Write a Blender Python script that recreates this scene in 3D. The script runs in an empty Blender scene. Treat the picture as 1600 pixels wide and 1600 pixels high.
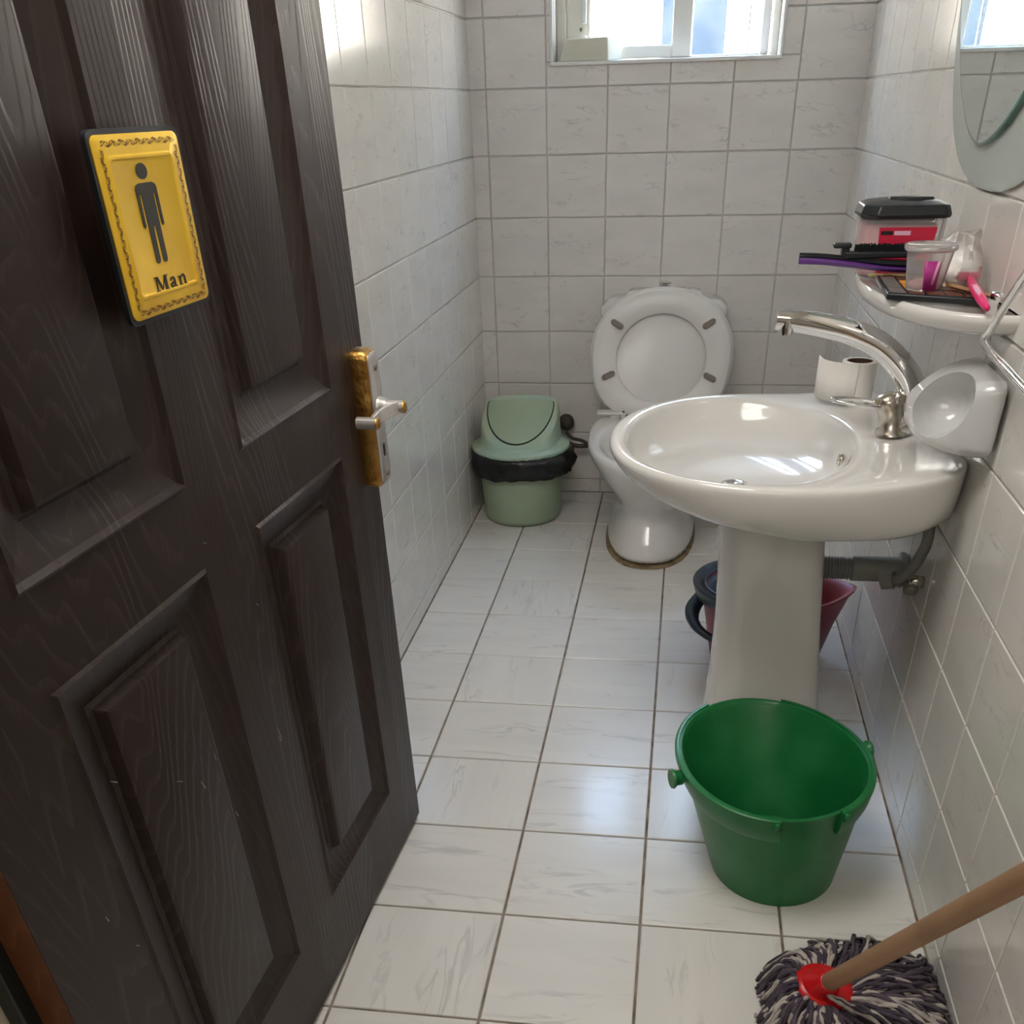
import bpy, bmesh, math, random
from mathutils import Vector, Matrix, noise
random.seed(7)
PI = math.pi
U = 0.28                      # one floor tile in metres; everything below is written in floor tiles
sc = bpy.context.scene
sc.view_settings.view_transform = 'Standard'
sc.view_settings.look = 'None'
sc.view_settings.gamma = 1.0
sc.view_settings.use_curve_mapping = False
sc.view_settings.exposure = 0.05

# ---------------------------------------------------------------- camera
cam = bpy.data.cameras.new('camera'); camo = bpy.data.objects.new('camera', cam)
sc.collection.objects.link(camo); sc.camera = camo
yaw, pit, rol = -0.15265, -0.65007, -0.028786
cy_, sy_, cp_, sp_ = math.cos(yaw), math.sin(yaw), math.cos(pit), math.sin(pit)
fw = Vector((sy_*cp_, cy_*cp_, sp_)); rt = Vector((cy_, -sy_, 0)); upv = rt.cross(fw)
r2 = rt*math.cos(rol) + upv*math.sin(rol); u2 = -rt*math.sin(rol) + upv*math.cos(rol)
camo.matrix_world = Matrix(((r2.x, u2.x, -fw.x, 2.0219*U), (r2.y, u2.y, -fw.y, -11.948*U), (r2.z, u2.z, -fw.z, 4.7388*U), (0, 0, 0, 1)))
cam.sensor_width = 36; cam.lens = 1464.3/1600*36
cam.shift_x = (800-837.1)/1600; cam.shift_y = (1273.6-800)/1600
cam.clip_start = 0.02

# ---------------------------------------------------------------- sky, ceiling lamp and hall fill
world = bpy.data.worlds.new('sky'); sc.world = world; world.use_nodes = True
wn = world.node_tree.nodes; wl = world.node_tree.links
bg = wn['Background']; bg.inputs['Strength'].default_value = 42.0
# hazy bright horizon that turns blue higher up, the same all around
wtc = wn.new('ShaderNodeTexCoord'); wsx = wn.new('ShaderNodeSeparateXYZ'); wcr = wn.new('ShaderNodeValToRGB')
wl.new(wtc.outputs['Generated'], wsx.inputs[0]); wl.new(wsx.outputs['Z'], wcr.inputs[0]); wl.new(wcr.outputs[0], bg.inputs['Color'])
wcr.color_ramp.elements[0].position = 0.0; wcr.color_ramp.elements[0].color = (1.0, 0.90, 0.76, 1)
wcr.color_ramp.elements[1].position = 0.72; wcr.color_ramp.elements[1].color = (0.36, 0.60, 1.0, 1)
for p_, c_ in ((0.30, (1.0, 0.92, 0.82, 1)), (0.50, (0.56, 0.74, 1.0, 1))):
    e_ = wcr.color_ramp.elements.new(p_); e_.color = c_

def area(name, loc, target, sx, sy, power, col, portal=False):
    l = bpy.data.lights.new(name, 'AREA'); l.shape = 'RECTANGLE'; l.size = sx*U; l.size_y = sy*U
    l.energy = power; l.color = col
    o = bpy.data.objects.new(name, l); sc.collection.objects.link(o)
    o.location = Vector(loc)*U
    o.rotation_euler = (Vector(target)-Vector(loc)).to_track_quat('-Z', 'Y').to_euler()
    if portal: l.cycles.is_portal = True
    return o
area('window_portal', (1.62, 2.75, 6.1), (1.62, 0, 6.1), 2.66, 2.1, 1, (1, 1, 1), True)
area('hall_fill', (1.6, -15.2, 7.4), (1.8, -9, 2.0), 4.5, 3.0, 12, (1.0, 0.94, 0.86))  # warm fill added out of view behind the camera, stands in for doorway light
area('ceiling_lamp', (0.7, -7.4, 7.93), (0.7, -7.4, 0), 2.6, 2.6, 16.0, (1.0, 0.965, 0.91))

# ---------------------------------------------------------------- materials
def mat(name, col, rough=0.5, metal=0.0, coat=0.0, trans=0.0, ior=1.45, alpha=1.0, sss=0.0, noise_amt=0.0, nscale=8.0, col2=None, bump=0.0, stretch=(1, 1, 1), detail=4.0, bscale=None):
    m = bpy.data.materials.new(name); m.use_nodes = True
    nt = m.node_tree; b = nt.nodes['Principled BSDF']
    b.inputs['Base Color'].default_value = (*col, 1); b.inputs['Roughness'].default_value = rough
    b.inputs['Metallic'].default_value = metal; b.inputs['Coat Weight'].default_value = coat
    b.inputs['Coat Roughness'].default_value = 0.05
    b.inputs['Transmission Weight'].default_value = trans; b.inputs['IOR'].default_value = ior
    b.inputs['Alpha'].default_value = alpha
    tc = nt.nodes.new('ShaderNodeTexCoord'); mp = nt.nodes.new('ShaderNodeMapping'); mp.inputs['Scale'].default_value = stretch
    nt.links.new(tc.outputs['Object'], mp.inputs['Vector'])
    n = nt.nodes.new('ShaderNodeTexNoise'); n.inputs['Scale'].default_value = nscale; n.inputs['Detail'].default_value = detail
    nt.links.new(mp.outputs['Vector'], n.inputs['Vector'])
    c2 = col2 if col2 else tuple(c*0.85 for c in col)
    mx = nt.nodes.new('ShaderNodeMix'); mx.data_type = 'RGBA'
    mx.inputs[6].default_value = (*col, 1); mx.inputs[7].default_value = (*c2, 1)
    rm = nt.nodes.new('ShaderNodeMapRange'); rm.inputs[1].default_value = 0.42; rm.inputs[2].default_value = 0.7
    rm.inputs[3].default_value = 0; rm.inputs[4].default_value = noise_amt if noise_amt else (1.0 if col2 else 0.25)
    nt.links.new(n.outputs['Fac'], rm.inputs[0]); nt.links.new(rm.outputs[0], mx.inputs[0])
    nt.links.new(mx.outputs[2], b.inputs['Base Color'])
    if bump:
        bp = nt.nodes.new('ShaderNodeBump'); bp.inputs['Strength'].default_value = bump; bp.inputs['Distance'].default_value = 0.003
        n2 = nt.nodes.new('ShaderNodeTexNoise'); n2.inputs['Scale'].default_value = bscale or nscale*3; nt.links.new(mp.outputs['Vector'], n2.inputs['Vector'])
        nt.links.new(n2.outputs['Fac'], bp.inputs['Height']); nt.links.new(bp.outputs['Normal'], b.inputs['Normal'])
    return m

def tile_mat(name, base, vein, rough, vscale, stretch, amount, dirt=None):
    """glazed ceramic tile: thin faint veins, different on every tile"""
    m = bpy.data.materials.new(name); m.use_nodes = True
    nt = m.node_tree; N = nt.nodes.new; L = nt.links.new; b = nt.nodes['Principled BSDF']
    b.inputs['Roughness'].default_value = rough; b.inputs['Coat Weight'].default_value = 0.35 if 'floor' in name else 0.3; b.inputs['Coat Roughness'].default_value = 0.12 if 'floor' in name else 0.015
    tc = N('ShaderNodeTexCoord'); oi = N('ShaderNodeObjectInfo')
    mp = N('ShaderNodeMapping'); mp.inputs['Scale'].default_value = stretch
    mp.inputs['Rotation'].default_value = (0, 0, 0.7 if 'floor' in name else 0.35)
    L(tc.outputs['Object'], mp.inputs['Vector'])
    off = N('ShaderNodeVectorMath'); off.operation = 'SCALE'; off.inputs[0].default_value = (31.0, 17.0, 9.0)
    L(oi.outputs['Random'], off.inputs['Scale'])
    ad = N('ShaderNodeVectorMath'); ad.operation = 'ADD'; L(mp.outputs['Vector'], ad.inputs[0]); L(off.outputs['Vector'], ad.inputs[1])
    n = N('ShaderNodeTexNoise'); n.inputs['Scale'].default_value = vscale; n.inputs['Detail'].default_value = 5; n.inputs['Distortion'].default_value = 0.6
    L(ad.outputs['Vector'], n.inputs['Vector'])
    s = N('ShaderNodeMath'); s.operation = 'SUBTRACT'; s.inputs[1].default_value = 0.5; L(n.outputs['Fac'], s.inputs[0])
    a = N('ShaderNodeMath'); a.operation = 'ABSOLUTE'; L(s.outputs[0], a.inputs[0])
    r = N('ShaderNodeMapRange'); r.inputs[1].default_value = 0.0; r.inputs[2].default_value = 0.045 if 'floor' in name else 0.030; r.inputs[3].default_value = 1; r.inputs[4].default_value = 0
    L(a.outputs[0], r.inputs[0])
    n2 = N('ShaderNodeTexNoise'); n2.inputs['Scale'].default_value = vscale*0.8; n2.inputs['Detail'].default_value = 2; L(ad.outputs['Vector'], n2.inputs['Vector'])
    r3 = N('ShaderNodeMapRange'); r3.inputs[1].default_value = 0.48; r3.inputs[2].default_value = 0.66; L(n2.outputs['Fac'], r3.inputs[0])
    mu = N('ShaderNodeMath'); mu.operation = 'MULTIPLY'; L(r.outputs[0], mu.inputs[0]); L(r3.outputs[0], mu.inputs[1])
    mu2 = N('ShaderNodeMath'); mu2.operation = 'MULTIPLY'; mu2.inputs[1].default_value = amount; L(mu.outputs[0], mu2.inputs[0])
    # soft cloudiness
    n3 = N('ShaderNodeTexNoise'); n3.inputs['Scale'].default_value = vscale*0.5; n3.inputs['Detail'].default_value = 3; L(ad.outputs['Vector'], n3.inputs['Vector'])
    r4 = N('ShaderNodeMapRange'); r4.inputs[1].default_value = 0.4; r4.inputs[2].default_value = 0.75; r4.inputs[4].default_value = amount*0.35; L(n3.outputs['Fac'], r4.inputs[0])
    sm = N('ShaderNodeMath'); sm.operation = 'MAXIMUM'; L(mu2.outputs[0], sm.inputs[0]); L(r4.outputs[0], sm.inputs[1])
    mx = N('ShaderNodeMix'); mx.data_type = 'RGBA'; mx.inputs[6].default_value = (*base, 1); mx.inputs[7].default_value = (*vein, 1)
    L(sm.outputs[0], mx.inputs[0])
    # slight value change from tile to tile
    hv = N('ShaderNodeHueSaturation'); vr = N('ShaderNodeMapRange'); vr.inputs[3].default_value = 0.985; vr.inputs[4].default_value = 1.01
    L(oi.outputs['Random'], vr.inputs[0]); L(vr.outputs[0], hv.inputs['Value']); L(mx.outputs[2], hv.inputs['Color'])
    L(hv.outputs['Color'], b.inputs['Base Color'])
    return m

def wood_mat(name, dark, light, rough, along='z', grain=1.0):
    """painted or stained wood with cathedral grain running along one axis"""
    m = bpy.data.materials.new(name); m.use_nodes = True
    nt = m.node_tree; N = nt.nodes.new; L = nt.links.new; b = nt.nodes['Principled BSDF']
    b.inputs['Roughness'].default_value = rough; b.inputs['Specular IOR Level'].default_value = 0.35; b.inputs['Coat Weight'].default_value = 0.06; b.inputs['Coat Roughness'].default_value = 0.3
    tc = N('ShaderNodeTexCoord'); mp = N('ShaderNodeMapping')
    mp.inputs['Scale'].default_value = (3.2, 3.2, 0.42)
    L(tc.outputs['Object'], mp.inputs['Vector'])
    sx = N('ShaderNodeSeparateXYZ'); L(tc.outputs['Object'], sx.inputs[0])
    of = N('ShaderNodeMath'); of.operation = 'ADD'; of.inputs[1].default_value = -0.302+0.2352*4; L(sx.outputs['Y'], of.inputs[0])
    pp = N('ShaderNodeMath'); pp.operation = 'PINGPONG'; pp.inputs[1].default_value = 0.2352; L(of.outputs[0], pp.inputs[0])
    zz = N('ShaderNodeMath'); zz.operation = 'PINGPONG'; zz.inputs[1].default_value = 0.83; L(sx.outputs['Z'], zz.inputs[0])
    cb = N('ShaderNodeCombineXYZ')
    py = N('ShaderNodeMath'); py.operation = 'MULTIPLY'; py.inputs[1].default_value = 3.6; L(pp.outputs[0], py.inputs[0])
    pz = N('ShaderNodeMath'); pz.operation = 'MULTIPLY'; pz.inputs[1].default_value = 0.85; L(zz.outputs[0], pz.inputs[0])
    L(py.outputs[0], cb.inputs[0]); L(pz.outputs[0], cb.inputs[1])
    ln = N('ShaderNodeVectorMath'); ln.operation = 'LENGTH'; L(cb.outputs[0], ln.inputs[0])
    n = N('ShaderNodeTexNoise'); n.inputs['Scale'].default_value = 1.7; n.inputs['Detail'].default_value = 2.5; L(mp.outputs['Vector'], n.inputs['Vector'])
    na = N('ShaderNodeMath'); na.operation = 'MULTIPLY'; na.inputs[1].default_value = 1.0; L(n.outputs['Fac'], na.inputs[0])
    sm_ = N('ShaderNodeMath'); sm_.operation = 'ADD'; L(ln.outputs['Value'], sm_.inputs[0]); L(na.outputs[0], sm_.inputs[1])
    k = N('ShaderNodeMath'); k.operation = 'MULTIPLY'; k.inputs[1].default_value = 21.0; L(sm_.outputs[0], k.inputs[0])
    fr = N('ShaderNodeMath'); fr.operation = 'FRACT'; L(k.outputs[0], fr.inputs[0])
    pk = N('ShaderNodeMapRange'); pk.inputs[1].default_value = 0.0; pk.inputs[2].default_value = 0.30; pk.inputs[3].default_value = 1; pk.inputs[4].default_value = 0
    L(fr.outputs[0], pk.inputs[0])
    fine = N('ShaderNodeTexNoise'); fine.inputs['Scale'].default_value = 60; fine.inputs['Detail'].default_value = 2; L(mp.outputs['Vector'], fine.inputs['Vector'])
    mu = N('ShaderNodeMath'); mu.operation = 'MULTIPLY'; L(pk.outputs[0], mu.inputs[0]); L(fine.outputs['Fac'], mu.inputs[1])
    mx = N('ShaderNodeMix'); mx.data_type = 'RGBA'; mx.inputs[6].default_value = (*dark, 1); mx.inputs[7].default_value = (*light, 1)
    L(mu.outputs[0], mx.inputs[0]); L(mx.outputs[2], b.inputs['Base Color'])
    bp = N('ShaderNodeBump'); bp.inputs['Strength'].default_value = 0.8*grain; bp.inputs['Distance'].default_value = 0.0012
    bp.invert = True
    L(mu.outputs[0], bp.inputs['Height']); L(bp.outputs['Normal'], b.inputs['Normal'])
    return m

M_WTILE = tile_mat('wall_tile_glaze', (0.80, 0.772, 0.726), (0.48, 0.46, 0.46), 0.17, 13.0, (0.8, 2.2, 1.0), 0.62)
M_FTILE = tile_mat('floor_tile_glaze', (0.79, 0.77, 0.725), (0.47, 0.45, 0.44), 0.30, 10.0, (0.45, 2.4, 1.0), 0.60)
M_GROUT = mat('wall_grout', (0.62, 0.60, 0.56), 0.8, col2=(0.54, 0.52, 0.48))
M_FGROUT = mat('floor_grout', (0.30, 0.245, 0.20), 0.9, col2=(0.12, 0.085, 0.06), nscale=20)
M_PLASTER = mat('white_plaster', (0.80, 0.78, 0.73), 0.9, bump=0.2)
M_BEIGE = mat('beige_plaster', (0.62, 0.52, 0.40), 0.9, bump=0.2)
M_TRIM = mat('tile_trim', (0.82, 0.81, 0.78), 0.25)
M_DOOR = wood_mat('dark_door_wood', (0.0205, 0.0098, 0.0072), (0.050, 0.030, 0.023), 0.45)
M_DOOREDGE = wood_mat('brown_door_edge', (0.10, 0.032, 0.010), (0.16, 0.06, 0.02), 0.45)
M_JAMB = mat('jamb_dark', (0.010, 0.014, 0.012), 0.35)
M_GOLD = mat('worn_brass', (0.50, 0.30, 0.08), 0.30, metal=1.0, col2=(0.30, 0.13, 0.03), nscale=45, bump=0.3)
M_SILV = mat('satin_nickel', (0.66, 0.63, 0.61), 0.34, metal=0.75, nscale=30)
M_CHROME = mat('chrome', (0.80, 0.80, 0.80), 0.06, metal=1.0, nscale=20)
M_STAINCHROME = mat('limescaled_chrome', (0.66, 0.63, 0.58), 0.22, metal=0.9, col2=(0.42, 0.33, 0.22), nscale=40)
M_CER = mat('white_sanitary_ceramic', (0.77, 0.75, 0.72), 0.12, coat=0.6, nscale=3)
M_CERG = mat('grey_white_ceramic', (0.66, 0.665, 0.665), 0.10, coat=0.6, nscale=3)
M_SEAT = mat('white_seat_plastic', (0.77, 0.75, 0.71), 0.28, nscale=3)
M_BUFF = mat('grey_buffer_rubber', (0.22, 0.19, 0.16), 0.7)
M_CAULK = mat('stained_caulk', (0.30, 0.22, 0.12), 0.8, col2=(0.10, 0.07, 0.04), nscale=25)
M_BIN = mat('sage_green_plastic', (0.37, 0.46, 0.33), 0.42, col2=(0.32, 0.41, 0.28), nscale=6)
M_BINL = mat('mint_green_plastic', (0.38, 0.52, 0.42), 0.38, col2=(0.45, 0.47, 0.30), nscale=5)
M_BLACKBAG = mat('black_film', (0.010, 0.011, 0.014), 0.28, nscale=20, bump=0.4)
M_DARKGAP = mat('dark_gap', (0.02, 0.03, 0.02), 0.9)
M_GREEN = mat('green_bucket_plastic', (0.006, 0.145, 0.036), 0.33, col2=(0.022, 0.19, 0.062), nscale=9)
M_MAROON = mat('maroon_bucket_plastic', (0.24, 0.035, 0.05), 0.38, col2=(0.30, 0.07, 0.08), nscale=9)
M_NAVY = mat('dark_navy_plastic', (0.012, 0.022, 0.035), 0.30)
M_PIPE = mat('grey_pipe_plastic', (0.27, 0.265, 0.245), 0.5)
M_HOSE = mat('braided_hose', (0.22, 0.21, 0.19), 0.5, metal=0.3, nscale=60, bump=0.6)
M_DARKPIPE = mat('dark_rubber_hose', (0.06, 0.045, 0.035), 0.6)
M_BLACK = mat('black_plastic', (0.012, 0.014, 0.017), 0.35)
M_PURPLE = mat('purple_plastic', (0.12, 0.04, 0.22), 0.30)
M_RED = mat('red_plastic', (0.55, 0.010, 0.012), 0.25)
M_REDLABEL = mat('red_label', (0.58, 0.02, 0.06), 0.35, col2=(0.42, 0.01, 0.04), nscale=4, stretch=(1, 1, 14))
M_PINKW = mat('pink_white_label', (0.78, 0.42, 0.42), 0.4)
M_MAG = mat('magenta_print', (0.42, 0.03, 0.24), 0.35)
M_PINK = mat('hot_pink_plastic', (0.80, 0.03, 0.18), 0.3)
M_PALEPINK = mat('pale_pink_print', (0.80, 0.45, 0.60), 0.35)
M_CLEAR = mat('clear_plastic', (0.90, 0.88, 0.88), 0.12, trans=0.85, ior=1.2)
M_FILM = mat('clear_film', (0.90, 0.86, 0.82), 0.28, trans=0.78, ior=1.1)
M_TISSUE = mat('white_tissue', (0.86, 0.83, 0.78), 0.95, nscale=40, bump=0.2)
M_CARD = mat('brown_card_core', (0.10, 0.055, 0.035), 0.9)
M_BAMBOO = mat('worn_wood_brown', (0.33, 0.17, 0.08), 0.5)
M_ORANGE = mat('orange_pigment', (0.72, 0.30, 0.05), 0.6)
M_PALEGOLD = mat('pale_gold', (0.75, 0.62, 0.30), 0.3, metal=0.6)
M_DKBROWN = mat('brown_pigment', (0.16, 0.06, 0.04), 0.6)
M_GREYPAL = mat('grey_palette_corner', (0.20, 0.17, 0.16), 0.4)
M_MIRROR = mat('mirror_silver', (0.80, 0.86, 0.83), 0.01, metal=1.0, noise_amt=0.001)
M_GEDGE = mat('green_glass_edge', (0.03, 0.20, 0.14), 0.08, coat=0.8)
M_BACKGLASS = mat('frosted_green_glass', (0.46, 0.52, 0.48), 0.22, coat=0.4)
M_FRAME = mat('cream_window_frame', (0.72, 0.67, 0.57), 0.4)
M_FRAMEW = mat('white_window_frame', (0.70, 0.69, 0.66), 0.4)
M_CREAMBOX = mat('cream_card_box', (0.62, 0.61, 0.50), 0.6)
M_SIGN = mat('gold_sign_sheet', (0.92, 0.58, 0.04), 0.36, metal=0.35, col2=(0.80, 0.46, 0.02), nscale=14)
M_SIGNDARK = mat('sign_engraved_dark', (0.035, 0.032, 0.028), 0.6)
M_SIGNRED = mat('sign_border_dark', (0.12, 0.05, 0.012), 0.6)
M_SCR = mat('bare_scratch', (0.30, 0.26, 0.24), 0.8)
M_HANDLE = mat('raw_wood_handle', (0.36, 0.21, 0.11), 0.6, col2=(0.24, 0.13, 0.07), nscale=5, stretch=(2, 1, 1), bump=0.2)
M_YARN = mat('grey_purple_yarn', (0.10, 0.08, 0.10), 0.95, col2=(0.045, 0.03, 0.06), nscale=30)
M_YARNL = mat('pale_yarn', (0.50, 0.45, 0.40), 0.95, col2=(0.30, 0.26, 0.26), nscale=40)
M_YARND = mat('dark_yarn', (0.06, 0.045, 0.06), 0.95)
M_PANE = mat('window_glass', (0.95, 0.98, 1.0), 0.03, trans=1.0, ior=1.02)
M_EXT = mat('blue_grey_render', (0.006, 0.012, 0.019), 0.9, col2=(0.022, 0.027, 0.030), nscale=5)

# ---------------------------------------------------------------- helpers
COL = sc.collection
def tag(o, label=None, cat=None, group=None, kind=None):
    if label: o['label'] = label
    if cat: o['category'] = cat
    if group: o['group'] = group
    if kind: o['kind'] = kind
    return o
def empty(name, loc=(0, 0, 0), label=None, cat=None, group=None, kind=None):
    o = bpy.data.objects.new(name, None); COL.objects.link(o); o.location = Vector(loc)*U
    o.empty_display_size = 0.02
    o['_loc'] = tuple(float(v) for v in loc)
    return tag(o, label, cat, group, kind)
def origin_of(p):
    v = Vector((0, 0, 0))
    while p is not None:
        v = v + p.location/U; p = p.parent
    return v
def mk(name, V, F, m, parent=None, smooth=True, sub=0, bev=0.0, solid=0.0, loc=None, autos=None, mats=None, midx=None, soff=-1):
    """one mesh object; V in floor-tile units, world space"""
    og = origin_of(parent) if parent is not None else Vector((0, 0, 0))
    l = Vector(loc) if loc is not None else og
    me = bpy.data.meshes.new(name)
    me.from_pydata([tuple((Vector(v)-l)*U) for v in V], [], F); me.validate(); me.update()
    bm = bmesh.new(); bm.from_mesh(me)
    bmesh.ops.recalc_face_normals(bm, faces=bm.faces); bm.to_mesh(me); bm.free()
    me.materials.append(m)
    if mats:
        for x in mats: me.materials.append(x)
    if midx:
        for i, p in enumerate(me.polygons): p.material_index = midx[i]
    o = bpy.data.objects.new(name, me); COL.objects.link(o)
    o.location = (l-og)*U
    if parent is not None: o.parent = parent
    if smooth:
        for p in me.polygons: p.use_smooth = True
        if autos is not None:
            me.set_sharp_from_angle(angle=math.radians(autos))
    if solid:
        s = o.modifiers.new('solid', 'SOLIDIFY'); s.thickness = solid*U; s.offset = soff
    if bev:
        b = o.modifiers.new('bevel', 'BEVEL'); b.width = bev*U; b.segments = 3; b.limit_method = 'ANGLE'; b.angle_limit = math.radians(35)
    if sub:
        s = o.modifiers.new('sub', 'SUBSURF'); s.levels = sub; s.render_levels = sub
    return o
def boxg(x0, x1, y0, y1, z0, z1):
    V = [(x0,y0,z0),(x1,y0,z0),(x1,y1,z0),(x0,y1,z0),(x0,y0,z1),(x1,y0,z1),(x1,y1,z1),(x0,y1,z1)]
    return V, [(0,3,2,1),(4,5,6,7),(0,1,5,4),(1,2,6,5),(2,3,7,6),(3,0,4,7)]
def box(name, b, m, parent=None, bev=0.0, smooth=False, **k):
    V, F = boxg(*b)
    return mk(name, V, F, m, parent, smooth=smooth or bev > 0, bev=bev, autos=40 if bev else None, **k)
def merge(*gs):
    V, F = [], []
    for v, f in gs:
        o = len(V); V += list(v); F += [tuple(i+o for i in q) for q in f]
    return V, F
def loft(rings, cap0=True, cap1=True, closed=True):
    n = len(rings[0]); V = [p for r in rings for p in r]; F = []
    for i in range(len(rings)-1):
        for j in range(n if closed else n-1):
            k = (j+1) % n
            F.append((i*n+j, i*n+k, (i+1)*n+k, (i+1)*n+j))
    if cap0: F.append(tuple(range(n-1, -1, -1)))
    if cap1: F.append(tuple((len(rings)-1)*n+j for j in range(n)))
    return V, F
def ring(cx, cy, z, rx, ry=None, n=32, tilt=None, ex=2.0):
    ry = rx if ry is None else ry; R = []
    for i in range(n):
        a = 2*PI*i/n; c, s = math.cos(a), math.sin(a)
        k = (abs(c)**ex+abs(s)**ex)**(-1/ex) if ex != 2 else 1.0
        x, y = rx*c*k, ry*s*k
        R.append((cx+x, cy+y, z+(tilt[0]*x+tilt[1]*y if tilt else 0)))
    return R
def tube(path, rad, n=10, caps=True, up=Vector((0, 0, 1)), closed=False, flat=1.0):
    P = [Vector(p) for p in path]; N = len(P); rings = []
    fr = None
    for i, p in enumerate(P):
        if closed: t = (P[(i+1) % N]-P[i-1]).normalized()
        else: t = (P[min(i+1, N-1)]-P[max(i-1, 0)]).normalized()
        if fr is None:
            a = up if abs(t.dot(up)) < 0.95 else Vector((1, 0, 0))
            fr = t.cross(a).normalized()
        fr = (fr - t*fr.dot(t)).normalized(); bn = t.cross(fr)
        r = rad[i] if isinstance(rad, (list, tuple)) else rad
        rings.append([tuple(p+fr*(r*math.cos(2*PI*j/n))+bn*(r*flat*math.sin(2*PI*j/n))) for j in range(n)])
    if closed: rings.append(rings[0])
    return loft(rings, caps and not closed, caps and not closed)
def smooth_path(pts, k=6, closed=False):
    P = [Vector(p) for p in pts]; out = []; N = len(P)
    rng = range(N if closed else N-1)
    for i in rng:
        if closed: a, b, c, d = P[i-1], P[i], P[(i+1) % N], P[(i+2) % N]
        else: a, b, c, d = P[max(i-1, 0)], P[i], P[i+1], P[min(i+2, N-1)]
        for j in range(k):
            t = j/k
            out.append(0.5*((2*b)+(c-a)*t+(2*a-5*b+4*c-d)*t*t+(3*b-a-3*c+d)*t**3))
    if not closed: out.append(P[-1])
    return out
def lathe(prof, c, n=32, axis='z'):
    R = []
    for r, h in prof:
        rr = []
        for i in range(n):
            a = 2*PI*i/n; x, y = r*math.cos(a), r*math.sin(a)
            if axis == 'z': rr.append((c[0]+x, c[1]+y, c[2]+h))
            elif axis == 'x': rr.append((c[0]+h, c[1]+x, c[2]+y))
            else: rr.append((c[0]+x, c[1]+h, c[2]+y))
        R.append(rr)
    return loft(R)

# ---------------------------------------------------------------- room
XL, XR, YB, YF = -0.7414, 3.9708, 2.3563, -9.85
WT, HT, ZI = 0.7472, 0.66897, 0.1917
ZC = 8.0; TH = 0.035          # tile thickness standing proud of the wall
WX0, WX1, WZ0, WZ1 = 0.293, 2.952, 5.112, 7.15   # window opening

_tiles = {}
def tile_mesh(w, h, m, gap, ch, t, nm='tile'):
    key = (round(w, 3), round(h, 3), m.name)
    if key in _tiles: return _tiles[key]
    a, b = (w-gap)/2, (h-gap)/2
    V = []
    for (x, y, z) in ((a, b, -t), (a, b, -ch), (a-ch, b-ch, 0)):
        V += [(-x, -y, z), (x, -y, z), (x, y, z), (-x, y, z)]
    F = [(8, 9, 10, 11)]
    for k in (0, 4):
        for j in range(4): F.append((k+j, k+(j+1) % 4, k+4+(j+1) % 4, k+4+j))
    me = bpy.data.meshes.new(nm); me.from_pydata([tuple(c*U for c in v) for v in V], [], F); me.materials.append(m)
    bm = bmesh.new(); bm.from_mesh(me); bmesh.ops.recalc_face_normals(bm, faces=bm.faces); bm.to_mesh(me); bm.free()
    if me.polygons[0].normal.z < 0: me.flip_normals()
    _tiles[key] = me
    return me
def split_cell(u0, u1, v0, v1, hole):
    if not hole: return [(u0, u1, v0, v1)]
    a, b, c, d = hole
    if u1 <= a or u0 >= b or v1 <= c or v0 >= d: return [(u0, u1, v0, v1)]
    out = []
    if v0 < c: out.append((u0, u1, v0, c))
    if v1 > d: out.append((u0, u1, d, v1))
    lo, hi = max(v0, c), min(v1, d)
    if u0 < a: out.append((u0, a, lo, hi))
    if u1 > b: out.append((b, u1, lo, hi))
    return [q for q in out if q[1]-q[0] > 0.03 and q[3]-q[2] > 0.03]
def tile_wall(parent, us, vs, place, rot, m, gap, ch, hole=None, spin=False):
    for i in range(len(us)-1):
        for j in range(len(vs)-1):
            for (a, b, c, d) in split_cell(us[i], us[i+1], vs[j], vs[j+1], hole):
                w, h = b-a, d-c
                if w < 0.03 or h < 0.03: continue
                full = abs(w-1) < 1e-3 and abs(h-1) < 1e-3
                o = bpy.data.objects.new('tile', tile_mesh(w, h, m, gap, ch, TH+0.02)); COL.objects.link(o)
                o.parent = parent
                o.location = (Vector(place((a+b)/2, (c+d)/2)))*U
                e = Matrix(rot).to_3x3()
                if spin and full: e = e @ Matrix.Rotation(PI/2*((i % 2)+(2 if j % 2 else 0)*(1 if i % 2 == 0 else -0.5)), 3, 'Z')
                e = e @ Matrix.Rotation(random.uniform(-1, 1)*0.0008, 3, 'X') @ Matrix.Rotation(random.uniform(-1, 1)*0.0008, 3, 'Y')
                o.rotation_euler = e.to_euler()
def cuts(lo, hi, start, step):
    k = math.floor((lo-start)/step)+1; out = [lo]
    while start+k*step < hi-0.03:
        if start+k*step > lo+0.03: out.append(start+k*step)
        k += 1
    return out+[hi]

def struct(name, b, m, label=None):
    return tag(box(name, b, m, loc=((b[0]+b[1])/2, (b[2]+b[3])/2, (b[4]+b[5])/2)), label, None, None, 'structure')
def struct_root(name, b, m):
    r = empty(name, (0, 0, 0), kind='structure')
    return r
# floor
fl = mk('floor', *boxg(XL-2.8, XR+2.8, -17.3, YB+0.5, -0.5, -TH*0.5), M_FGROUT, None, smooth=False, loc=(0, 0, 0)); tag(fl, kind='structure')
RZ = ((1,0,0),(0,1,0),(0,0,1))
tile_wall(fl, cuts(XL, XR, 0, 1), cuts(-12.0, YB, 0, 1), lambda u, v: (u, v, 0), RZ, M_FTILE, 0.019, 0.006, spin=True)
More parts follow.
